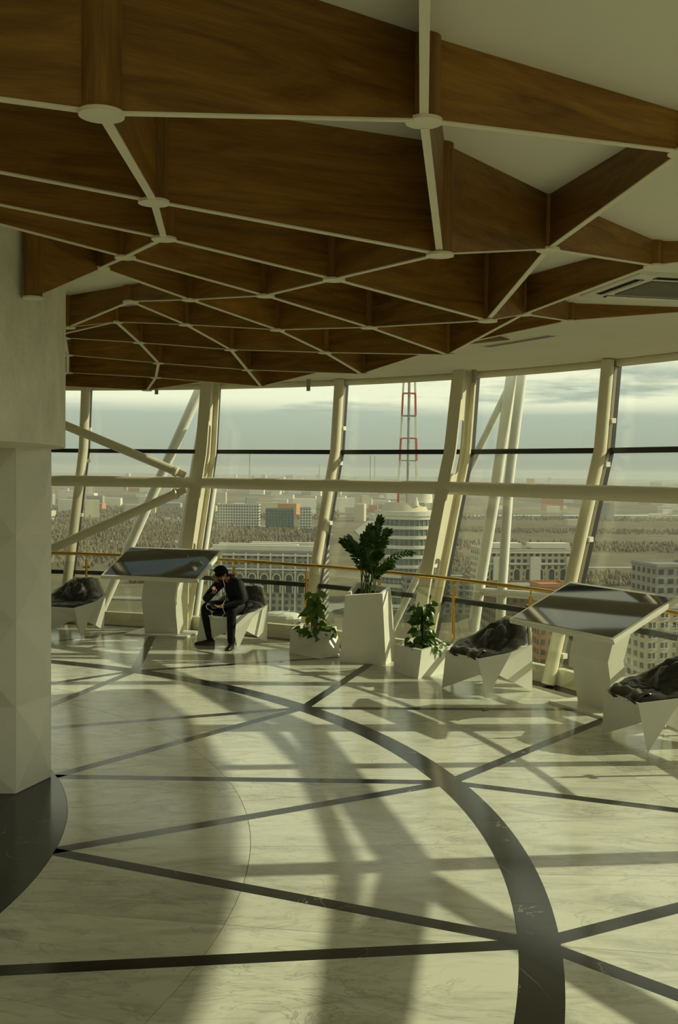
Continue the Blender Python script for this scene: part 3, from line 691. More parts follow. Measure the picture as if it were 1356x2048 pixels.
# ================================================================ display stands
M['screen'] = simple('dark_screen', (0.012, 0.014, 0.016), 0.05, var=0.1, spec=0.5)
M['screen'].node_tree.nodes['Principled BSDF'].inputs['IOR'].default_value = 2.2
def kiosk(x, y, yaw, label):
    e = Vector((math.cos(R(yaw)), math.sin(R(yaw)), 0)); t = Vector((-e.y, e.x, 0)); p = Vector((x, y, 0))+e*0.30+t*0.13
    root = tag(empty('display_stand', p, R(yaw)), label, 'display stand', 'touch tables by the window')
    MB().box((0.02, 0, 0.0125), (0.62, 0.98, 0.025)).build('base_plate', M['white'], root)
    front = [(-0.06, 0.90), (-0.17, 0.56), (-0.06, 0.025)]; back = [(0.16, 0.90), (0.05, 0.56), (0.16, 0.025)]; w = 0.275
    vv = []
    for s in (-1, 1):
        for (x_, z_) in front+back[::-1]: vv.append((x_, s*w, z_))
    n = 6; ff = [tuple(range(n)), tuple(range(2*n-1, n-1, -1))]+[(i, n+i, n+(i+1) % n, (i+1) % n) for i in range(n)]
    MB().add(vv, ff).build('pedestal', M['white'], root)
    MB().box((-0.02, -0.04, 0.93), (0.34, 0.66, 0.06)).build('mounting_box', M['white'], root)
    tilt = R(23.1); L, Wd, T = 0.943, 1.563, 0.055
    d = MB().box((0, 0, -T/2), (L, Wd, T)).build('display_frame', M['white'], root, loc=(-0.30, -0.13, 1.112), rot=(0, -tilt, 0))
    bv = d.modifiers.new('round', 'BEVEL'); bv.width = 0.008; bv.segments = 2
    MB().box((0, 0, 0.002), (L-0.085, Wd-0.085, 0.004)).build('screen', M['screen'], d)
    MB().box((0.10, 0, -T-0.03), (0.42, 0.8, 0.06)).build('back_housing', M['white'], d)
    MB().tube([(-0.10, -0.30, 0.93), (-0.17, -0.34, 0.86), (-0.12, -0.42, 0.93)], 0.006, 6).build('cable', M['gasket'], root, True)
kiosk(-2.611, 15.38, 72.8, 'white stand with a tilted dark screen beside the seated man')
kiosk(2.606, 10.727, 29.6, 'white stand with a tilted sky-reflecting screen between the two right armchairs')

# ================================================================ planters
def planter(name, base, top, label, th=0.018):
    """faceted tub: base and top outlines of four points, triangulated twisted sides"""
    c = Vector((sum(p[0] for p in base)/4, sum(p[1] for p in base)/4, 0))
    bs = [Vector((p[0], p[1], 0))-c for p in base]; tp = [Vector(p)-c for p in top]
    ct = sum(tp, Vector())/4; inn = [ct+(p-ct)*(1-2.2*th/0.25) for p in tp]; flo = [Vector((p.x*0.97, p.y*0.97, p.z-0.09)) for p in inn]
    v = bs+tp+inn+flo; F = [(3, 2, 1, 0)]
    for i in range(4):
        j = (i+1) % 4
        F += [(i, j, 4+j), (i, 4+j, 4+i), (4+i, 4+j, 8+j, 8+i), (8+i, 8+j, 12+j, 12+i)]
    root = tag(empty(name, c), label, 'planter', 'white faceted planters'); link('tub', mesh('tub', v, F, M['white']), root)
    link('soil', mesh('soil', [p+Vector((0, 0, 0.012)) for p in flo], [(0, 1, 2, 3)], M['soil']), root)
    return c
M['soil'] = simple('dark_soil', (0.04, 0.03, 0.018), 0.95, var=0.4, scale=40, bump=0.8)
C1 = planter('planter', [(-0.66, 14.22), (-0.22, 13.76), (0.05, 14.08), (-0.36, 14.52)], [(-0.64, 14.18, 0.335), (-0.06, 13.85, 0.335), (-0.02, 14.25, 0.37), (-0.50, 14.50, 0.37)], 'low white faceted planter with a bushy vine, beside the tall planter')
C2 = planter('tall_planter', [(0.03, 13.55), (0.63, 13.38), (0.80, 13.90), (0.20, 14.08)], [(0.095, 13.56, 0.875), (0.575, 13.42, 0.925), (0.70, 13.86, 0.96), (0.24, 13.98, 1.02)], 'tall white faceted planter holding the largest plant')
C3 = planter('planter', [(0.71, 12.98), (0.98, 12.50), (1.38, 12.90), (1.10, 13.40)], [(0.715, 12.97, 0.34), (1.02, 12.52, 0.345), (1.36, 12.92, 0.37), (1.15, 13.33, 0.44)], 'low white faceted planter with a dark vine, next to the armchair')
# ================================================================ seated man
M['cloth'] = simple('black_cloth', (0.011, 0.011, 0.013), 0.75, var=0.25, scale=14, bump=0.3, bscale=18, spec=0.3)
M['trouser'] = simple('black_trousers', (0.009, 0.009, 0.010), 0.8, var=0.2, scale=14, bump=0.2, bscale=16, spec=0.25)
M['skin'] = simple('skin', (0.36, 0.185, 0.105), 0.5, var=0.08, scale=12)
M['hair'] = simple('black_hair', (0.007, 0.006, 0.005), 0.75, spec=0.2, var=0.3, scale=60, bump=0.5, bscale=90)
M['shoe'] = simple('black_leather', (0.010, 0.009, 0.008), 0.3, var=0.2, scale=20)
M['cable'] = simple('white_cable', (0.75, 0.74, 0.68), 0.5)
M['phone'] = simple('black_phone', (0.012, 0.012, 0.014), 0.15)
PB = Vector((-1.42, 14.86, 0))
man = tag(empty('person', PB), 'man in black jacket and trousers hunched over a phone, sitting on an armchair edge', 'person')
def skin_body(name, chains, levels, mats_fn, parent):
    """chains: list of lists of (co, radius); equal coordinates are merged; first vertex of the first chain is the root"""
    vs = []; rs = []; es = []; idx = {}
    def vid(co, r):
        k = tuple(round(c, 4) for c in co)
        if k not in idx: idx[k] = len(vs); vs.append(Vector(co)-PB); rs.append(r)
        return idx[k]
    for ch in chains:
        ids = [vid(c, r) for c, r in ch]
        for a, b in zip(ids, ids[1:]): es.append((a, b))
    me = bpy.data.meshes.new(name); me.from_pydata(vs, es, []); o = bpy.data.objects.new(name, me); COL.objects.link(o)
    sk = o.modifiers.new('skin', 'SKIN'); sk.use_smooth_shade = True; sk.branch_smoothing = 0.6
    if not me.skin_vertices: bpy.context.view_layer.update()
    lay = me.skin_vertices[0].data if me.skin_vertices else None
    for i, r in enumerate(rs):
        lay[i].radius = r if isinstance(r, tuple) else (r, r); lay[i].use_root = (i == 0)
    sb = o.modifiers.new('sub', 'SUBSURF'); sb.levels = levels; sb.render_levels = levels
    dg = bpy.context.evaluated_depsgraph_get(); dg.update()
    new = bpy.data.meshes.new_from_object(o.evaluated_get(dg)); bpy.data.objects.remove(o)
    new.materials.clear()
    order = ('cloth', 'skin', 'trouser')
    for k in order: new.materials.append(M[k])
    for p in new.polygons:
        p.use_smooth = True; p.material_index = order.index(mats_fn(p.center+PB))
    return link(name, new, parent)
hip = (-1.42, 14.88, 0.55); HR = (-1.49, 14.94, 0.53); HL = (-1.34, 14.80, 0.53)
KR = (-1.885, 14.66, 0.565); KL = (-1.475, 14.41, 0.545); AR = (-1.80, 14.718, 0.055); AL = (-1.483, 14.455, 0.055)
belly = (-1.43, 14.82, 0.70); chest = (-1.475, 14.72, 0.87); nbase = (-1.545, 14.63, 0.985)
SR = (-1.645, 14.735, 0.925); SL = (-1.405, 14.51, 0.935); ER = (-1.865, 14.60, 0.665); EL = (-1.315, 14.44, 0.675)
WR = (-1.735, 14.455, 0.765); WL = (-1.555, 14.36, 0.618)
neck = (-1.60, 14.58, 1.01); jaw = (-1.675, 14.505, 0.945); face = (-1.665, 14.52, 1.005); skull = (-1.640, 14.545, 1.055)
chains = [[(hip, (0.165, 0.14)), (belly, (0.18, 0.15)), (chest, (0.20, 0.16)), (nbase, (0.075, 0.075)), (neck, 0.055), (face, 0.086), (skull, 0.092)],
          [(face, 0.086), (jaw, 0.055)],
          [(hip, (0.165, 0.14)), (HR, 0.10), ((-1.70, 14.80, 0.565), 0.085), (KR, 0.076), ((-1.855, 14.69, 0.36), 0.068), (AR, 0.055)],
          [(hip, (0.165, 0.14)), (HL, 0.10), ((-1.41, 14.60, 0.56), 0.085), (KL, 0.076), ((-1.48, 14.435, 0.36), 0.068), (AL, 0.055)],
          [(chest, (0.20, 0.16)), (SR, 0.088), ((-1.755, 14.67, 0.80), 0.074), (ER, 0.062), ((-1.80, 14.53, 0.715), 0.045), (WR, 0.032)],
          [(chest, (0.20, 0.16)), (SL, 0.092), ((-1.355, 14.47, 0.80), 0.080), (EL, 0.068), ((-1.44, 14.40, 0.645), 0.047), (WL, 0.033)]]
# right hand: loose fist at the mouth; left hand: palm up, fingers round the phone
palmR = (-1.715, 14.43, 0.815); chains.append([(WR, 0.032), (palmR, 0.034)])
for k in range(4):
    s = (k-1.5)*0.019; b = (palmR[0]-0.005+s*0.55, palmR[1]-0.010+s*0.55, palmR[2]+0.026-abs(k-1)*0.003)
    m_ = (b[0]-0.022, b[1]-0.022, b[2]+0.016); e_ = (b[0]-0.004, b[1]+0.004, b[2]+0.036-0.004*abs(k-1))
    chains.append([(palmR, 0.034), (b, 0.0115), (m_, 0.0105), (e_, 0.009)])
tb = (palmR[0]+0.028, palmR[1]-0.014, palmR[2]-0.004); chains.append([(palmR, 0.034), (tb, 0.013), ((tb[0]-0.012, tb[1]-0.016, tb[2]+0.034), 0.010)])
palmL = (-1.645, 14.345, 0.600); chains.append([(WL, 0.033), (palmL, (0.036, 0.024))])
for k in range(4):
    s = (k-1.5)*0.020; b = (palmL[0]-0.045, palmL[1]+s*0.8, palmL[2]-0.004+s*0.25)
    m_ = (b[0]-0.040+0.004*abs(k-1), b[1]-0.006, b[2]-0.004); e_ = (m_[0]-0.012, m_[1]-0.014, m_[2]+0.026)
    chains.append([(palmL, (0.036, 0.024)), (b, 0.0115), (m_, 0.0105), (e_, 0.009)])
tb = (palmL[0]-0.02, palmL[1]-0.040, palmL[2]+0.012); chains.append([(palmL, (0.036, 0.024)), (tb, 0.013), ((tb[0]-0.045, tb[1]-0.004, tb[2]+0.022), 0.010)])
def which(c):
    if c.z > 0.90 and (c-Vector(face)).length < 0.15 and c.z > 0.90+0.25*(c.x+1.60): return 'skin'
    if (c-Vector(palmR)).length < 0.075 and c.z > 0.775: return 'skin'
    if c.x < -1.575 and (c-Vector(palmL)).length < 0.14 and c.z > 0.56 and c.y < 14.42: return 'skin'
    if c.z < 0.57 or ((c-Vector(KR)).length < 0.12) or (c-Vector(KL)).length < 0.12: return 'trouser'
    return 'cloth'
body = skin_body('body', chains, 2, which, man)
# head details: looking down towards the phone
hd = (Vector((-0.56, -0.70, -0.42))).normalized(); hx = Vector((0, 0, 1)).cross(hd).normalized(); hu = hd.cross(hx).normalized()
hc = Vector((-1.655, 14.53, 1.030))
def hp(x, u, d): return hc+hx*x+hu*u+hd*d-PB            # x sideways, u crown, d face
nose = MB().tube([hp(0, 0.015, 0.088), hp(0, -0.012, 0.108), hp(0, -0.032, 0.112), hp(0, -0.040, 0.090)], [0.008, 0.013, 0.017, 0.012], 8).build('nose', M['skin'], man, True)
for s in (-1, 1):
    e = MB().ball(hp(s*0.092, -0.010, -0.005), (0.016, 0.022, 0.032), 10, 6).build('ear', M['skin'], man, True)
    MB().ball(hp(s*0.034, 0.012, 0.086), 0.012, 8, 5).build('eye', M['hair'], man, True)
MB().tube([hp(-0.028, -0.062, 0.086), hp(0, -0.060, 0.094), hp(0.028, -0.062, 0.086)], 0.006, 6).build('mouth', M['skin'], man, True)
gl_ = MB()
for s in (-1, 1):
    pts = [hp(s*0.036+0.026*math.cos(a), 0.008+0.019*math.sin(a), 0.105) for a in [2*math.pi*i/14 for i in range(15)]]; gl_.tube(pts, 0.0028, 6, False)
    gl_.tube([hp(s*0.062, 0.012, 0.104), hp(s*0.094, 0.008, 0.04), hp(s*0.096, 0.006, -0.01)], 0.003, 6)
gl_.tube([hp(-0.010, 0.010, 0.108), hp(0.010, 0.010, 0.108)], 0.003, 6)
gl_.build('glasses', M['gold'], man, True)
# hair: short tufted cap
rnd = random.Random(11); hv = []; hf = []; na, nr = 28, 12
for i in range(nr+1):
    a = (0.60*math.pi)*i/nr
    for k in range(na):
        t = 2*math.pi*k/na; fx = math.sin(a)*math.cos(t); fd = math.sin(a)*math.sin(t); fu = math.cos(a)
        lim = 1.0
        if fd > 0.05 and fu < 0.70: lim = 0.70                      # hairline above the forehead
        elif fu < 0.02 and fd > -0.3: lim = 0.74                    # temples and ears stay free
        r = (0.113+rnd.uniform(-0.006, 0.009))*lim
        hv.append(hc-PB+hx*fx*r*0.93+hd*(fd*r*1.0-0.014)+hu*(fu*r*1.02+0.006))
for i in range(nr):
    for k in range(na):
        j = (k+1) % na; hf.append((i*na+k, (i+1)*na+k, (i+1)*na+j, i*na+j))
link('hair', mesh('hair', hv, hf, M['hair'], True), man)
# collar, jacket hem, lapels
col_ = MB().tube([Vector(nbase)-PB+Vector((0.075*math.cos(a), 0.075*math.sin(a), 0.02-0.025*math.cos(a-2.3))) for a in [2*math.pi*i/16 for i in range(17)]], 0.020, 8, False).build('collar', M['cloth'], man, True)
hem = MB(); pts = []
for i in range(21):
    a = 2*math.pi*i/20; pts.append(Vector(hip)-PB+Vector((0.185*math.cos(a), 0.185*math.sin(a), 0.035+0.02*math.sin(2*a))))
hem.tube(pts, 0.035, 8, False).build('jacket_hem', M['cloth'], man, True)
MB().ball(Vector((-1.30, 14.93, 0.57))-PB, (0.13, 0.10, 0.07), 12, 8).build('jacket_tail', M['cloth'], man, True)
def shoe(heel, toe):
    h = Vector(heel)-PB; t = Vector(toe)-PB; d = (t-h); L = d.length; d.normalize(); n = Vector((-d.y, d.x, 0))
    prof = [(0.0, 0.030, 0.075), (0.12, 0.036, 0.095), (0.35, 0.038, 0.095), (0.55, 0.042, 0.070), (0.78, 0.045, 0.052), (0.93, 0.036, 0.044), (1.0, 0.016, 0.034)]
    vv = []; ff = []; m = 10
    for (s, w, hh) in prof:
        for k in range(m):
            a = math.pi*k/(m-1); vv.append(h+d*(L*s)+n*(w*math.cos(a))+Vector((0, 0, 0.012+(hh-0.012)*math.sin(a)**0.7)))
        for sg in (-1, 1): vv.append(h+d*(L*s)+n*(w*sg)+Vector((0, 0, 0.001)))
    q = m+2
    for i in range(len(prof)-1):
        b0, b1 = q*i, q*(i+1)
        for k in range(m-1): ff.append((b0+k, b0+k+1, b1+k+1, b1+k))
        ff += [(b0+m+1, b0, b1, b1+m+1), (b0+m-1, b0+m, b1+m, b1+m-1), (b0+m, b0+m+1, b1+m+1, b1+m)]
    ff += [tuple(range(m+1, -1, -1)), tuple(q*(len(prof)-1)+k for k in range(q))]
    MB().add(vv, ff).build('shoe', M['shoe'], man, True)
shoe((-1.745, 14.715, 0), (-2.03, 14.735, 0)); shoe((-1.475, 14.52, 0), (-1.515, 14.26, 0))
ph = MB().box((0, 0, 0), (0.075, 0.15, 0.009)).build('phone', M['phone'], None, loc=(-1.735, 14.335, 0.632), rot=(R(14), R(-22), R(62)))
tag(ph, 'black phone held in the seated man\'s hand', 'phone')
ec = MB().tube([Vector(p) for p in ((-1.615, 14.455, 1.0), (-1.585, 14.47, 0.90), (-1.575, 14.445, 0.80), (-1.56, 14.40, 0.70), (-1.60, 14.31, 0.62), (-1.56, 14.30, 0.52), (-1.60, 14.29, 0.47), (-1.70, 14.27, 0.46), (-1.74, 14.27, 0.50), (-1.72, 14.27, 0.545), (-1.80, 14.28, 0.58), (-1.815, 14.29, 0.62), (-1.80, 14.31, 0.645), (-1.775, 14.335, 0.640))], 0.0024, 6).build('earphone_cable', M['cable'], None, True)
tag(ec, 'thin white earphone cable hanging between the seated man and his phone', 'cable')
# ================================================================ plants
def leafmat(name, a, b, rough=0.32):
    m, t, bs = newmat(name); oi = N(t, 'ShaderNodeObjectInfo'); rp = N(t, 'ShaderNodeValToRGB'); t.links.new(oi.outputs['Random'], rp.inputs[0])
    rp.color_ramp.elements[0].color = (*a, 1); rp.color_ramp.elements[1].color = (*b, 1); t.links.new(rp.outputs[0], bs.inputs['Base Color'])
    bs.inputs['Roughness'].default_value = rough
    tr = N(t, 'ShaderNodeBsdfTranslucent'); t.links.new(rp.outputs[0], tr.inputs[0]); mx_ = N(t, 'ShaderNodeMixShader'); mx_.inputs[0].default_value = 0.28
    out = [n for n in t.nodes if n.type == 'OUTPUT_MATERIAL'][0]; t.links.new(bs.outputs[0], mx_.inputs[1]); t.links.new(tr.outputs[0], mx_.inputs[2]); t.links.new(mx_.outputs[0], out.inputs[0])
    return m
M['zz'] = leafmat('glossy_dark_leaf', (0.020, 0.055, 0.008), (0.045, 0.11, 0.014), 0.25)
M['vine'] = leafmat('fresh_vine_leaf', (0.06, 0.13, 0.012), (0.16, 0.24, 0.03))
M['vined'] = leafmat('dark_vine_leaf', (0.025, 0.075, 0.008), (0.07, 0.15, 0.018))
M['stem'] = simple('green_stem', (0.06, 0.10, 0.02), 0.5, var=0.2)
M['moss'] = simple('moss_pole', (0.05, 0.035, 0.018), 0.95, var=0.4, scale=30, bump=0.8)
def leaf_mesh(name, outline, m, bend=0.15):
    """leaf along +x, folded on the midrib"""
    v = [(0, 0, 0)]; n = len(outline)
    for (x, w) in outline: v += [(x, -w, w*0.35-bend*x*x), (x, 0, -bend*x*x), (x, w, w*0.35-bend*x*x)]
    v.append((1, 0, -bend)); f = [(0, 2, 1), (0, 3, 2)]
    for i in range(n-1):
        a = 1+3*i; f += [(a, a+1, a+4, a+3), (a+1, a+2, a+5, a+4)]
    a = 1+3*(n-1); e = len(v)-1; f += [(a, a+1, e), (a+1, a+2, e)]
    return mesh(name, v, f, m, True)
ZL = leaf_mesh('leaf', [(0.15, 0.13), (0.4, 0.22), (0.7, 0.19), (0.9, 0.08)], M['zz'], 0.12)
VL = leaf_mesh('leaf', [(-0.06, 0.24), (0.15, 0.40), (0.45, 0.38), (0.78, 0.18)], M['vine'], 0.3)
VD = leaf_mesh('leaf', [(-0.06, 0.24), (0.15, 0.40), (0.45, 0.38), (0.78, 0.18)], M['vined'], 0.3)
def put_leaf(me, parent, loc, d, up, s):
    d = Vector(d).normalized(); up = Vector(up); y = up.cross(d)
    if y.length < 1e-3: y = Vector((1, 0, 0)).cross(d)
    y.normalize(); z = d.cross(y); o = link('leaf', me, parent)
    o.matrix_local = Matrix.Translation(loc) @ Matrix(((d.x, y.x, z.x), (d.y, y.y, z.y), (d.z, y.z, z.z))).to_4x4() @ Matrix.Diagonal((s, s, s, 1))
zb = Vector((0.395, 13.70, 0.885)); zz = tag(empty('zz_plant', zb), 'tall dark green plant with glossy feathered stems in the tall planter', 'plant')
rnd = random.Random(5)
tips = [(0.13, 13.62, 1.60), (0.07, 13.70, 1.57), (0.27, 13.50, 1.49), (0.41, 13.66, 1.75), (0.54, 13.72, 1.86), (0.64, 13.60, 1.70), (0.93, 13.55, 1.44), (0.50, 13.50, 1.56), (0.34, 13.80, 1.62), (0.60, 13.80, 1.55), (0.21, 13.78, 1.52), (0.46, 13.62, 1.66), (0.68, 13.66, 1.28), (0.36, 13.56, 1.40), (0.55, 13.60, 1.42)]
for ti, tp in enumerate(tips):
    b = Vector((rnd.uniform(-0.12, 0.12), rnd.uniform(-0.09, 0.09), 0)); e = Vector(tp)-zb; h = e.z
    c1 = b+Vector((0, 0, h*0.55))+Vector((e.x-b.x, e.y-b.y, 0))*0.22; n = 16; pts = []
    c2 = Vector((b.x+(e.x-b.x)*0.62, b.y+(e.y-b.y)*0.62, h*(0.98 if abs(e.x-b.x) > 0.35 else 0.85)))
    for i in range(n+1):
        t = i/n; pts.append(b*(1-t)**3+c1*(3*t*(1-t)**2)+c2*(3*t*t*(1-t))+e*t**3)
    st = MB().tube(pts, [0.010*(1-0.75*i/n) for i in range(n+1)], 6).build('stem', M['stem'], zz, True)
    k = 0
    for i in range(6, n+1):
        d = (pts[min(i+1, n)]-pts[i-1]).normalized(); sd2 = d.cross(Vector((0, -1, 0.25))).normalized()
        for s in (-1, 1):
            ang = 0.95-0.35*(i/n); dv_ = d*math.cos(ang)+sd2*s*math.sin(ang)+Vector((rnd.uniform(-.15, .15), rnd.uniform(-.3, .1), rnd.uniform(-.1, .1)))
            put_leaf(ZL, st, pts[i], dv_, Vector((0, -0.7, 0.7))+sd2*s*0.2, rnd.uniform(0.085, 0.115)*(0.75 if i == n else 1)*(0.8 if ti == 6 else 1))
    put_leaf(ZL, st, pts[n], d, (0, -0.7, 0.7), 0.09)
def vine(base, h, me, n, seed, label, spread, low):
    rnd = random.Random(seed); root = tag(empty('vine_plant', base), label, 'plant')
    MB().tube([(0, 0, -0.02), (0, 0, h*0.5), (0.005, 0, h*0.92)], 0.032, 10).build('moss_pole', M['moss'], root, True)
    stems = []
    for k in range(6):
        a = k*1.05; pts = [Vector(((0.045+0.03*math.sin(3*t))*math.cos(a+2.2*t), (0.045+0.03*math.sin(3*t))*math.sin(a+2.2*t), h*t*(0.8+0.04*k))) for t in [i/8 for i in range(9)]]
        stems.append(MB().tube(pts, 0.005, 6).build('stem', M['stem'], root, True))
    for k in range(n):
        t = rnd.random()**0.85; a = rnd.uniform(-math.pi*1.05, math.pi*0.35); z = h*(0.08+0.95*t)
        rr = spread*(0.55+0.45*math.sin(math.pi*min(1, t+0.25)))*rnd.uniform(0.5, 1.1)
        if low and k % 3 == 0: z = rnd.uniform(0.0, 0.10); rr = rnd.uniform(0.12, 0.25)
        c = Vector((rr*math.cos(a), rr*math.sin(a), z)); out = Vector((math.cos(a), math.sin(a), 0))
        d = out*rnd.uniform(0.2, 0.8)+Vector((rnd.uniform(-.5, .5), rnd.uniform(-.3, .3), rnd.uniform(-1.0, 0.25)))
        put_leaf(me, stems[k % 6], c, d, out*0.8+Vector((0, -0.5, 0.7)), rnd.uniform(0.085, 0.135))
vine(Vector((-0.30, 14.12, 0.275)), 0.56, VL, 75, 2, 'bushy yellow-green vine on a pole in the low planter left of the tall one', 0.14, True)
vine(Vector((1.06, 12.90, 0.285)), 0.56, VD, 85, 4, 'dark green trailing vine on a pole in the low planter next to the armchair', 0.17, True)
# ================================================================ the city far below
GZ = -84.0
def gmat():
    m, t, b = newmat('dry_ground'); tcn = N(t, 'ShaderNodeTexCoord')
    n1 = N(t, 'ShaderNodeTexNoise', _Scale=0.0022, _Detail=6.0, _Roughness=0.6); n2 = N(t, 'ShaderNodeTexNoise', _Scale=0.03, _Detail=5.0, _Roughness=0.7); vo = N(t, 'ShaderNodeTexVoronoi', _Scale=0.006)
    for n in (n1, n2, vo): t.links.new(tcn.outputs['Object'], n.inputs['Vector'])
    rp = N(t, 'ShaderNodeValToRGB'); t.links.new(n1.outputs['Fac'], rp.inputs[0]); e = rp.color_ramp.elements
    e[0].position = 0.35; e[0].color = (0.13, 0.11, 0.065, 1); e[1].position = 0.65; e[1].color = (0.27, 0.23, 0.15, 1)
    mi = N(t, 'ShaderNodeMix', data_type='RGBA', blend_type='MULTIPLY'); mi.inputs[0].default_value = 0.8; t.links.new(rp.outputs[0], mi.inputs[6])
    r2 = N(t, 'ShaderNodeValToRGB'); t.links.new(n2.outputs['Fac'], r2.inputs[0]); r2.color_ramp.elements[0].position = 0.3; r2.color_ramp.elements[0].color = (0.45, 0.44, 0.42, 1); r2.color_ramp.elements[1].position = 0.65
    t.links.new(r2.outputs[0], mi.inputs[7]); t.links.new(mi.outputs[2], b.inputs['Base Color']); b.inputs['Roughness'].default_value = 1.0; b.inputs['Specular IOR Level'].default_value = 0.1
    return m
M['ground'] = gmat()
gr = MB().cyl((0, 3000), 16000, GZ-5, GZ, 64).build('ground', M['ground']); tag(gr, kind='structure')
M['water'] = simple('river_water', (0.10, 0.13, 0.13), 0.12, var=0.05, scale=0.01)
M['asphalt'] = simple('pale_asphalt', (0.27, 0.26, 0.22), 0.9, var=0.1, scale=0.05)
M['bwhite'] = simple('pale_render', (0.62, 0.60, 0.50), 0.85, var=0.05, scale=0.2)
M['bcream'] = simple('cream_render', (0.50, 0.45, 0.33), 0.85, var=0.06, scale=0.2)
M['bbrick'] = simple('brown_brick', (0.22, 0.15, 0.09), 0.9, var=0.12, scale=0.3)
M['borange'] = simple('orange_render', (0.46, 0.23, 0.10), 0.85, var=0.08, scale=0.2)
M['bgrey'] = simple('grey_concrete', (0.30, 0.29, 0.25), 0.85, var=0.08, scale=0.2)
M['bwin'] = simple('dark_window', (0.07, 0.08, 0.075), 0.15, var=0.3, scale=0.4)
M['bglass'] = simple('green_glass', (0.13, 0.17, 0.14), 0.12, var=0.25, scale=0.15)
M['roofgrey'] = simple('flat_roof', (0.24, 0.23, 0.20), 0.95, var=0.15, scale=0.15)
M['red'] = simple('red_paint', (0.45, 0.075, 0.05), 0.6)
M['tree'] = simple('bare_wood', (0.16, 0.125, 0.075), 1.0, var=0.35, scale=0.02)
M['treeg'] = simple('dark_conifer', (0.06, 0.075, 0.035), 1.0, var=0.3, scale=0.02)
def strip(name, pts, w, m, z):
    mb = MB(); q = [Vector((*p, 0)) for p in pts]
    L, Rr = [], []
    for i, p in enumerate(q):
        d = (q[min(i+1, len(q)-1)]-q[max(i-1, 0)]).normalized(); n = Vector((-d.y, d.x, 0))*w/2; L.append(p+n); Rr.append(p-n)
    v = [(p.x, p.y, GZ+z) for p in L]+[(p.x, p.y, GZ+z) for p in Rr]; n = len(q)
    o = link(name, mesh(name, v, [(n+i, n+i+1, i+1, i) for i in range(n-1)], M[m]), gr)
    return o
strip('river', [(-1500, 2600), (-900, 1950), (-420, 1720), (-200, 1900), (300, 2100), (1500, 2500)], 60, 'water', 0.3)
strip('pond', [(-170, 1640), (-90, 1560), (-40, 1480), (-30, 1400)], 45, 'water', 0.3)
strip('road', [(-900, 900), (-200, 700), (200, 640), (900, 620)], 16, 'asphalt', 0.4)
strip('road', [(-330, 480), (-60, 520), (60, 800), (30, 1500), (160, 3000)], 14, 'asphalt', 0.5)
strip('road', [(140, 950), (600, 1000), (1500, 1150)], 18, 'asphalt', 0.4)
strip('road', [(-160, 560), (-90, 470), (-60, 380)], 22, 'asphalt', 0.5)
def house(name, x, y, w, d, h, rz, wall, label, group=None, floors=None, cols=None, win=True, roof='roofgrey', single=False, wf=0.55):
    root = tag(empty(name, (x, y, GZ), R(rz)), label, 'building', group)
    MB().box((0, 0, h/2), (w, d, h)).build('walls', M[wall], root)
    rf = MB().box((0, 0, h+0.25), (w+0.8, d+0.8, 0.5)).build('roof', M[roof], root)
    pr = MB()
    for (a, b, c, e) in ((-w/2, 0, 0.5, d), (w/2, 0, 0.5, d), (0, -d/2, w, 0.5), (0, d/2, w, 0.5)): pr.box((a, b, h+1.0), (c, e, 1.1))
    pr.build('parapet', M[wall], rf)
    if win:
        fl = floors or max(2, int(h/3.2)); cs = cols or max(3, int(w/4)); fh = h/fl; cwid = w/cs; mb = MB()
        for f in range(fl):
            for c in range(cs):
                ctr = (-w/2+cwid*(c+0.5), -d/2-0.02, fh*(f+0.52))
                if single:
                    wo_ = MB().box((0, 0, 0), (cwid*wf, 0.3, fh*0.55)).build('window', M['bwin'], root, loc=ctr)
                    MB().box((0, -0.2, 0), (cwid*0.05, 0.14, fh*0.55)).box((0, -0.2, -fh*0.30), (cwid*wf*1.15, 0.3, fh*0.05)).build('window_frame', M['bwhite'], wo_)
                else: mb.box(ctr, (cwid*wf, 0.3, fh*0.55))
        ds = max(3, int(d/4)); dw = d/ds
        for f in range(fl):
            for c in range(ds):
                for sx in (-1, 1): mb.box((sx*w/2, -d/2+dw*(c+0.5), fh*(f+0.52)), (0.3, dw*0.5, fh*0.55))
        tag(mb.build('windows', M['bwin'], root), kind='stuff')
    return root
# --- arcaded housing block behind the seated man
def arches(root, w, y, z0, n, h, m='bwhite'):
    for i in range(n):
        cx = -w/2+w*(i+0.5)/n; r = w/n*0.30; pts = [(cx-r, y, z0)]+[(cx+r*math.cos(a), y, z0+h-r+r*math.sin(a)) for a in [math.pi-math.pi*k/10 for k in range(11)]]+[(cx+r, y, z0)]
        MB().tube(pts, 0.42, 6).build('arch', M[m], root)
        MB().add([(p[0], y+0.25, p[2]) for p in pts], [tuple(range(len(pts)-1, -1, -1))]).build('arch_window', M['bwin'], root)
b1 = house('arcaded_block', -38, 580, 62, 46, 42, -4, 'bgrey', 'long housing block with tall arched bays below the middle-left window', floors=12, cols=18)
arches(b1, 60, -23.5, 21, 9, 10)
for i in range(10): MB().box((-30+60*i/9, -23.6, 21), (0.9, 0.9, 42)).build('pilaster', M['bwhite'], b1)
for z in (33.5, 41.0): MB().box((0, -23.8, z), (63, 1.6, 0.9)).build('cornice', M['bwhite'], b1)
for (px, py, sx, sy) in ((0, -18, 58, 3), (-6, -4, 44, 4), (8, 10, 40, 4)): MB().box((px, py, 44.2), (sx, sy, 3.2)).build('roof_house', M['bwhite'], b1)
rnd = random.Random(21)
for i in range(14): MB().box((rnd.uniform(-28, 28), rnd.uniform(-14, 18), 43.6), (rnd.uniform(1, 3), rnd.uniform(1, 3), 2.4)).build('roof_vent', M['bcream'], b1)
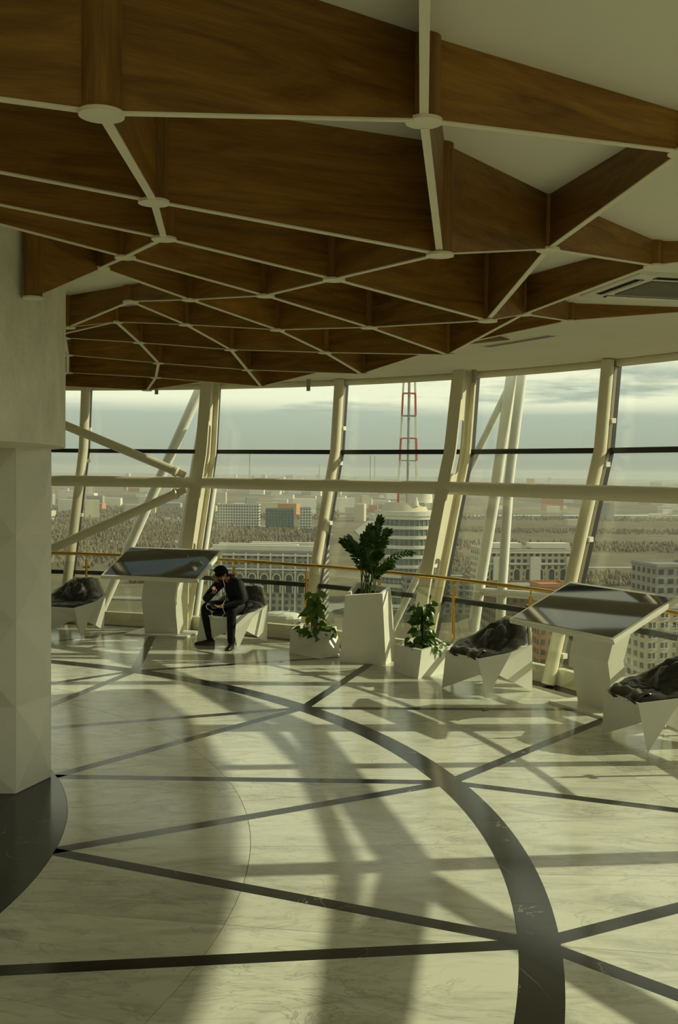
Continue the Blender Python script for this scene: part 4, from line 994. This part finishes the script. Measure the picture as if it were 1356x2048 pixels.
# --- right block complex
b2 = house('arcaded_block', 112, 620, 60, 30, 41, 8, 'bcream', 'cream housing block with white loggias below the right-hand window', floors=11, cols=16)
arches(b2, 56, -15.4, 20, 8, 11, 'bcream')
for z in (34, 40.5): MB().box((0, -15.8, z), (61, 1.6, 1.0)).build('cornice', M['bwhite'], b2)
for xx in (-22, 0, 22): MB().box((xx, -16.5, 30), (6, 3, 16)).build('loggia', M['bwhite'], b2)
for (px, sx) in ((-15, 22), (14, 24)): MB().box((px, 2, 43.5), (sx, 10, 3)).build('roof_house', M['bwhite'], b2)
house('brown_block', 92, 520, 34, 26, 30, 8, 'bbrick', 'brown brick block in front of the cream housing block', floors=8, cols=9)
house('orange_block', 96, 470, 14, 16, 36, 6, 'borange', 'small orange roofed block left of the right display screen', floors=8, cols=4, roof='borange')
house('orange_block', 118, 452, 12, 12, 33, 6, 'borange', 'narrow orange block just behind the right display screen', floors=8, cols=3, roof='borange')
house('grey_tower_block', 144, 455, 22, 22, 47, 12, 'bgrey', 'grey tower block at the right edge above the display screen', floors=12, cols=5)
house('apartment_house', 118, 348, 44, 20, 43, 14, 'bcream', 'cream apartment house with many windows between the display stand and the right armchair', floors=13, cols=10, single=True)
house('orange_apartment_house', 139, 330, 16, 16, 41, 14, 'borange', 'orange apartment house with windows at the right edge of the view', floors=12, cols=4, single=True)
house('low_block', 60, 640, 40, 20, 22, 4, 'bgrey', 'low grey block between the round tower and the cream housing block', floors=6, cols=10)
house('white_hall', -120, 900, 60, 30, 9, 10, 'bwhite', 'low white hall in the trees left of the slotted column', floors=2, cols=10)
house('red_pavilion', -158, 1080, 22, 12, 10, 5, 'bwhite', 'white pavilion with red sides among the left trees', floors=2, cols=4, roof='red')
# --- round tower with lattice mast
TX, TY = 46, 700
tw = tag(empty('round_tower', (TX, TY, GZ)), 'round glass office tower with pale floor bands and a lattice mast', 'building')
prof = [(0, 21.5), (58, 21.5), (62, 19.0)]
MB().cyl((0, 0), 20.6, 0, 59, 48).build('glass_drum', M['bglass'], tw, True)
for k in range(9):
    z = 4+6.4*k; MB().cyl((0, 0), 21.6, z, z+(2.2 if k < 8 else 3.5), 48).build('floor_band', M['bwhite'], tw, True)
MB().cyl((0, 0), 22.2, 57.5, 60.5, 48).build('cornice', M['bwhite'], tw, True)
for k in range(40):
    a = 2*math.pi*k/40; MB().box((20.8*math.cos(a), 20.8*math.sin(a), 29), (0.5, 0.5, 57), a).build('glazing_bar', M['bgrey'], tw)
MB().cyl((-2, 0), 16, 60.5, 66, 40, 13).build('upper_drum', M['bcream'], tw, True)
MB().cyl((8, -2), 8.5, 66, 73, 30).build('plant_room', M['bwhite'], tw, True)
MB().cyl((5, -12), 2.0, 64, 70, 12, 0.3).build('dish', M['bwhite'], tw, True)
mast = MB
legs = [(-6.5, -6.5), (6.5, -6.5), (6.5, 6.5), (-6.5, 6.5)]
def taper(z): return 1.0-0.45*max(0, min(1, (z-66)/90))
for i, (lx, ly) in enumerate(legs):
    zz0 = 64
    for k in range(7):
        z0 = 64+k*15; z1 = z0+15; s0, s1 = taper(z0), taper(z1)
        MB().tube([(lx*s0, ly*s0, z0), (lx*s1, ly*s1, z1)], 0.45, 6).build('mast_leg', M['red'] if k % 2 == 0 else M['bwhite'], tw)
for k in range(1, 8):
    z = 64+k*15; s0 = taper(z)
    for i in range(4):
        a, b = legs[i], legs[(i+1) % 4]; MB().tube([(a[0]*s0, a[1]*s0, z), (b[0]*s0, b[1]*s0, z)], 0.32, 6).build('mast_ring', M['red'] if k % 2 else M['bgrey'], tw)
MB().tube([(0, 0, 64), (0, 0, 172)], 0.9, 8).build('mast_core', M['bgrey'], tw)
# --- far city
rnd = random.Random(9)
G = 'distant city buildings'
house('white_palace', -150, 1560, 62, 26, 34, 0, 'bwhite', 'large ornate white building in the distance behind the middle-left window', floors=8, cols=16)
house('glass_block', -85, 1500, 40, 24, 30, 0, 'bglass', 'dark glass block right of the ornate white building in the distance', floors=7, cols=9)
house('white_arch_block', -48, 1500, 16, 18, 33, 0, 'bwhite', 'slim white block beside the tubular mullion in the distance', floors=8, cols=4)
far_b = []
mats = ['bwhite', 'bwhite', 'bcream', 'bgrey', 'bcream', 'bwhite', 'bcream', 'borange']
adj = {'bwhite': 'white', 'bcream': 'cream', 'bgrey': 'grey', 'borange': 'orange'}
base_me = {}
for k in mats: base_me[k] = MB().box((0, 0, 0.5), (1, 1, 1)).mesh('far_building', M[k])
for i in range(230):
    y = rnd.choice([rnd.uniform(1700, 2600), rnd.uniform(2000, 4200), rnd.uniform(3500, 7500)]); x = rnd.uniform(-0.32, 0.36)*y
    if 0.08 < x/y and y < 3000 and rnd.random() < 0.8: continue
    hh = rnd.choice([8, 10, 14, 18, 25, 30]) if y < 3500 else rnd.choice([14, 20, 28, 40, 60])
    mk_ = rnd.choice(mats); o = link('far_building', base_me[mk_], None, (x, y, GZ), (0, 0, rnd.uniform(-.3, .3)), (rnd.uniform(14, 60), rnd.uniform(12, 30), hh))
    tag(o, 'small %s building in the hazy distant city' % adj[mk_], 'building', G+', '+adj[mk_])
for (x, y, h, r, lb) in ((-560, 6500, 210, 5, 'single tall thin chimney in the haze behind the middle-left window'), (-100, 5200, 120, 3, 'thin mast in the haze just left of the middle tubular mullion'),
                         (200, 6800, 190, 4, 'left one of two thin chimneys in the haze beside the lattice mast'), (230, 6800, 185, 4, 'right one of two thin chimneys in the haze beside the lattice mast')):
    o = MB().cyl((0, 0), r, 0, h, 10, r*0.6).build('far_chimney', M['bgrey'], None, True, loc=(x, y, GZ)); tag(o, lb, 'chimney', 'distant chimneys')
# --- bare woods: uncountable, one object
rnd = random.Random(4)
def trees(name, n, regions, m, hmin, hmax, label):
    mb = MB()
    for i in range(n):
        (x0, x1, y0, y1) = rnd.choice(regions); x = rnd.uniform(x0, x1); y = rnd.uniform(y0, y1); h = rnd.uniform(hmin, hmax); r = h*rnd.uniform(0.22, 0.38)
        v = [(x, y, GZ)]; k = 5
        for (zz_, rr) in ((0.35, 1.0), (0.7, 0.75)):
            for q in range(k):
                a = 2*math.pi*q/k+i; v.append((x+r*rr*math.cos(a), y+r*rr*math.sin(a), GZ+h*zz_*rnd.uniform(0.9, 1.1)))
        v.append((x, y, GZ+h)); f = []
        for q in range(k):
            j = (q+1) % k; f += [(0, 1+j, 1+q), (1+q, 1+j, 1+k+j, 1+k+q), (1+k+q, 1+k+j, 1+2*k)]
        mb.add(v, f)
    o = mb.build(name, M[m]); tag(o, label, 'trees', kind='stuff'); return o
trees('bare_woods', 9000, [(-420, -60, 900, 1500), (-260, -20, 1000, 1500), (-500, -150, 1100, 1700), (-700, 0, 1800, 2300), (-160, -20, 780, 1000)], 'tree', 4, 8, 'bare brown winter woods below the left windows')
trees('tree_belt', 6000, [(120, 700, 1150, 1300), (140, 800, 1500, 1600), (200, 1000, 1900, 2050), (150, 500, 800, 900), (60, 130, 800, 1400)], 'tree', 3, 6, 'bare tree belts between the fields on the right')
# --- haze over the plain
hz = bpy.data.materials.new('haze'); hz.use_nodes = True; t = hz.node_tree; t.nodes.clear()
vo = t.nodes.new('ShaderNodeVolumeScatter'); vo.inputs['Color'].default_value = (0.40, 0.43, 0.41, 1); vo.inputs['Density'].default_value = 0.00019; vo.inputs['Anisotropy'].default_value = 0.2
oo = t.nodes.new('ShaderNodeOutputMaterial'); t.links.new(vo.outputs[0], oo.inputs['Volume'])
hb = MB().box((0, 6100, GZ+58), (16000, 12000, 112)).build('haze', hz); tag(hb, 'thin haze lying over the plain and the distant city', 'haze', kind='stuff')
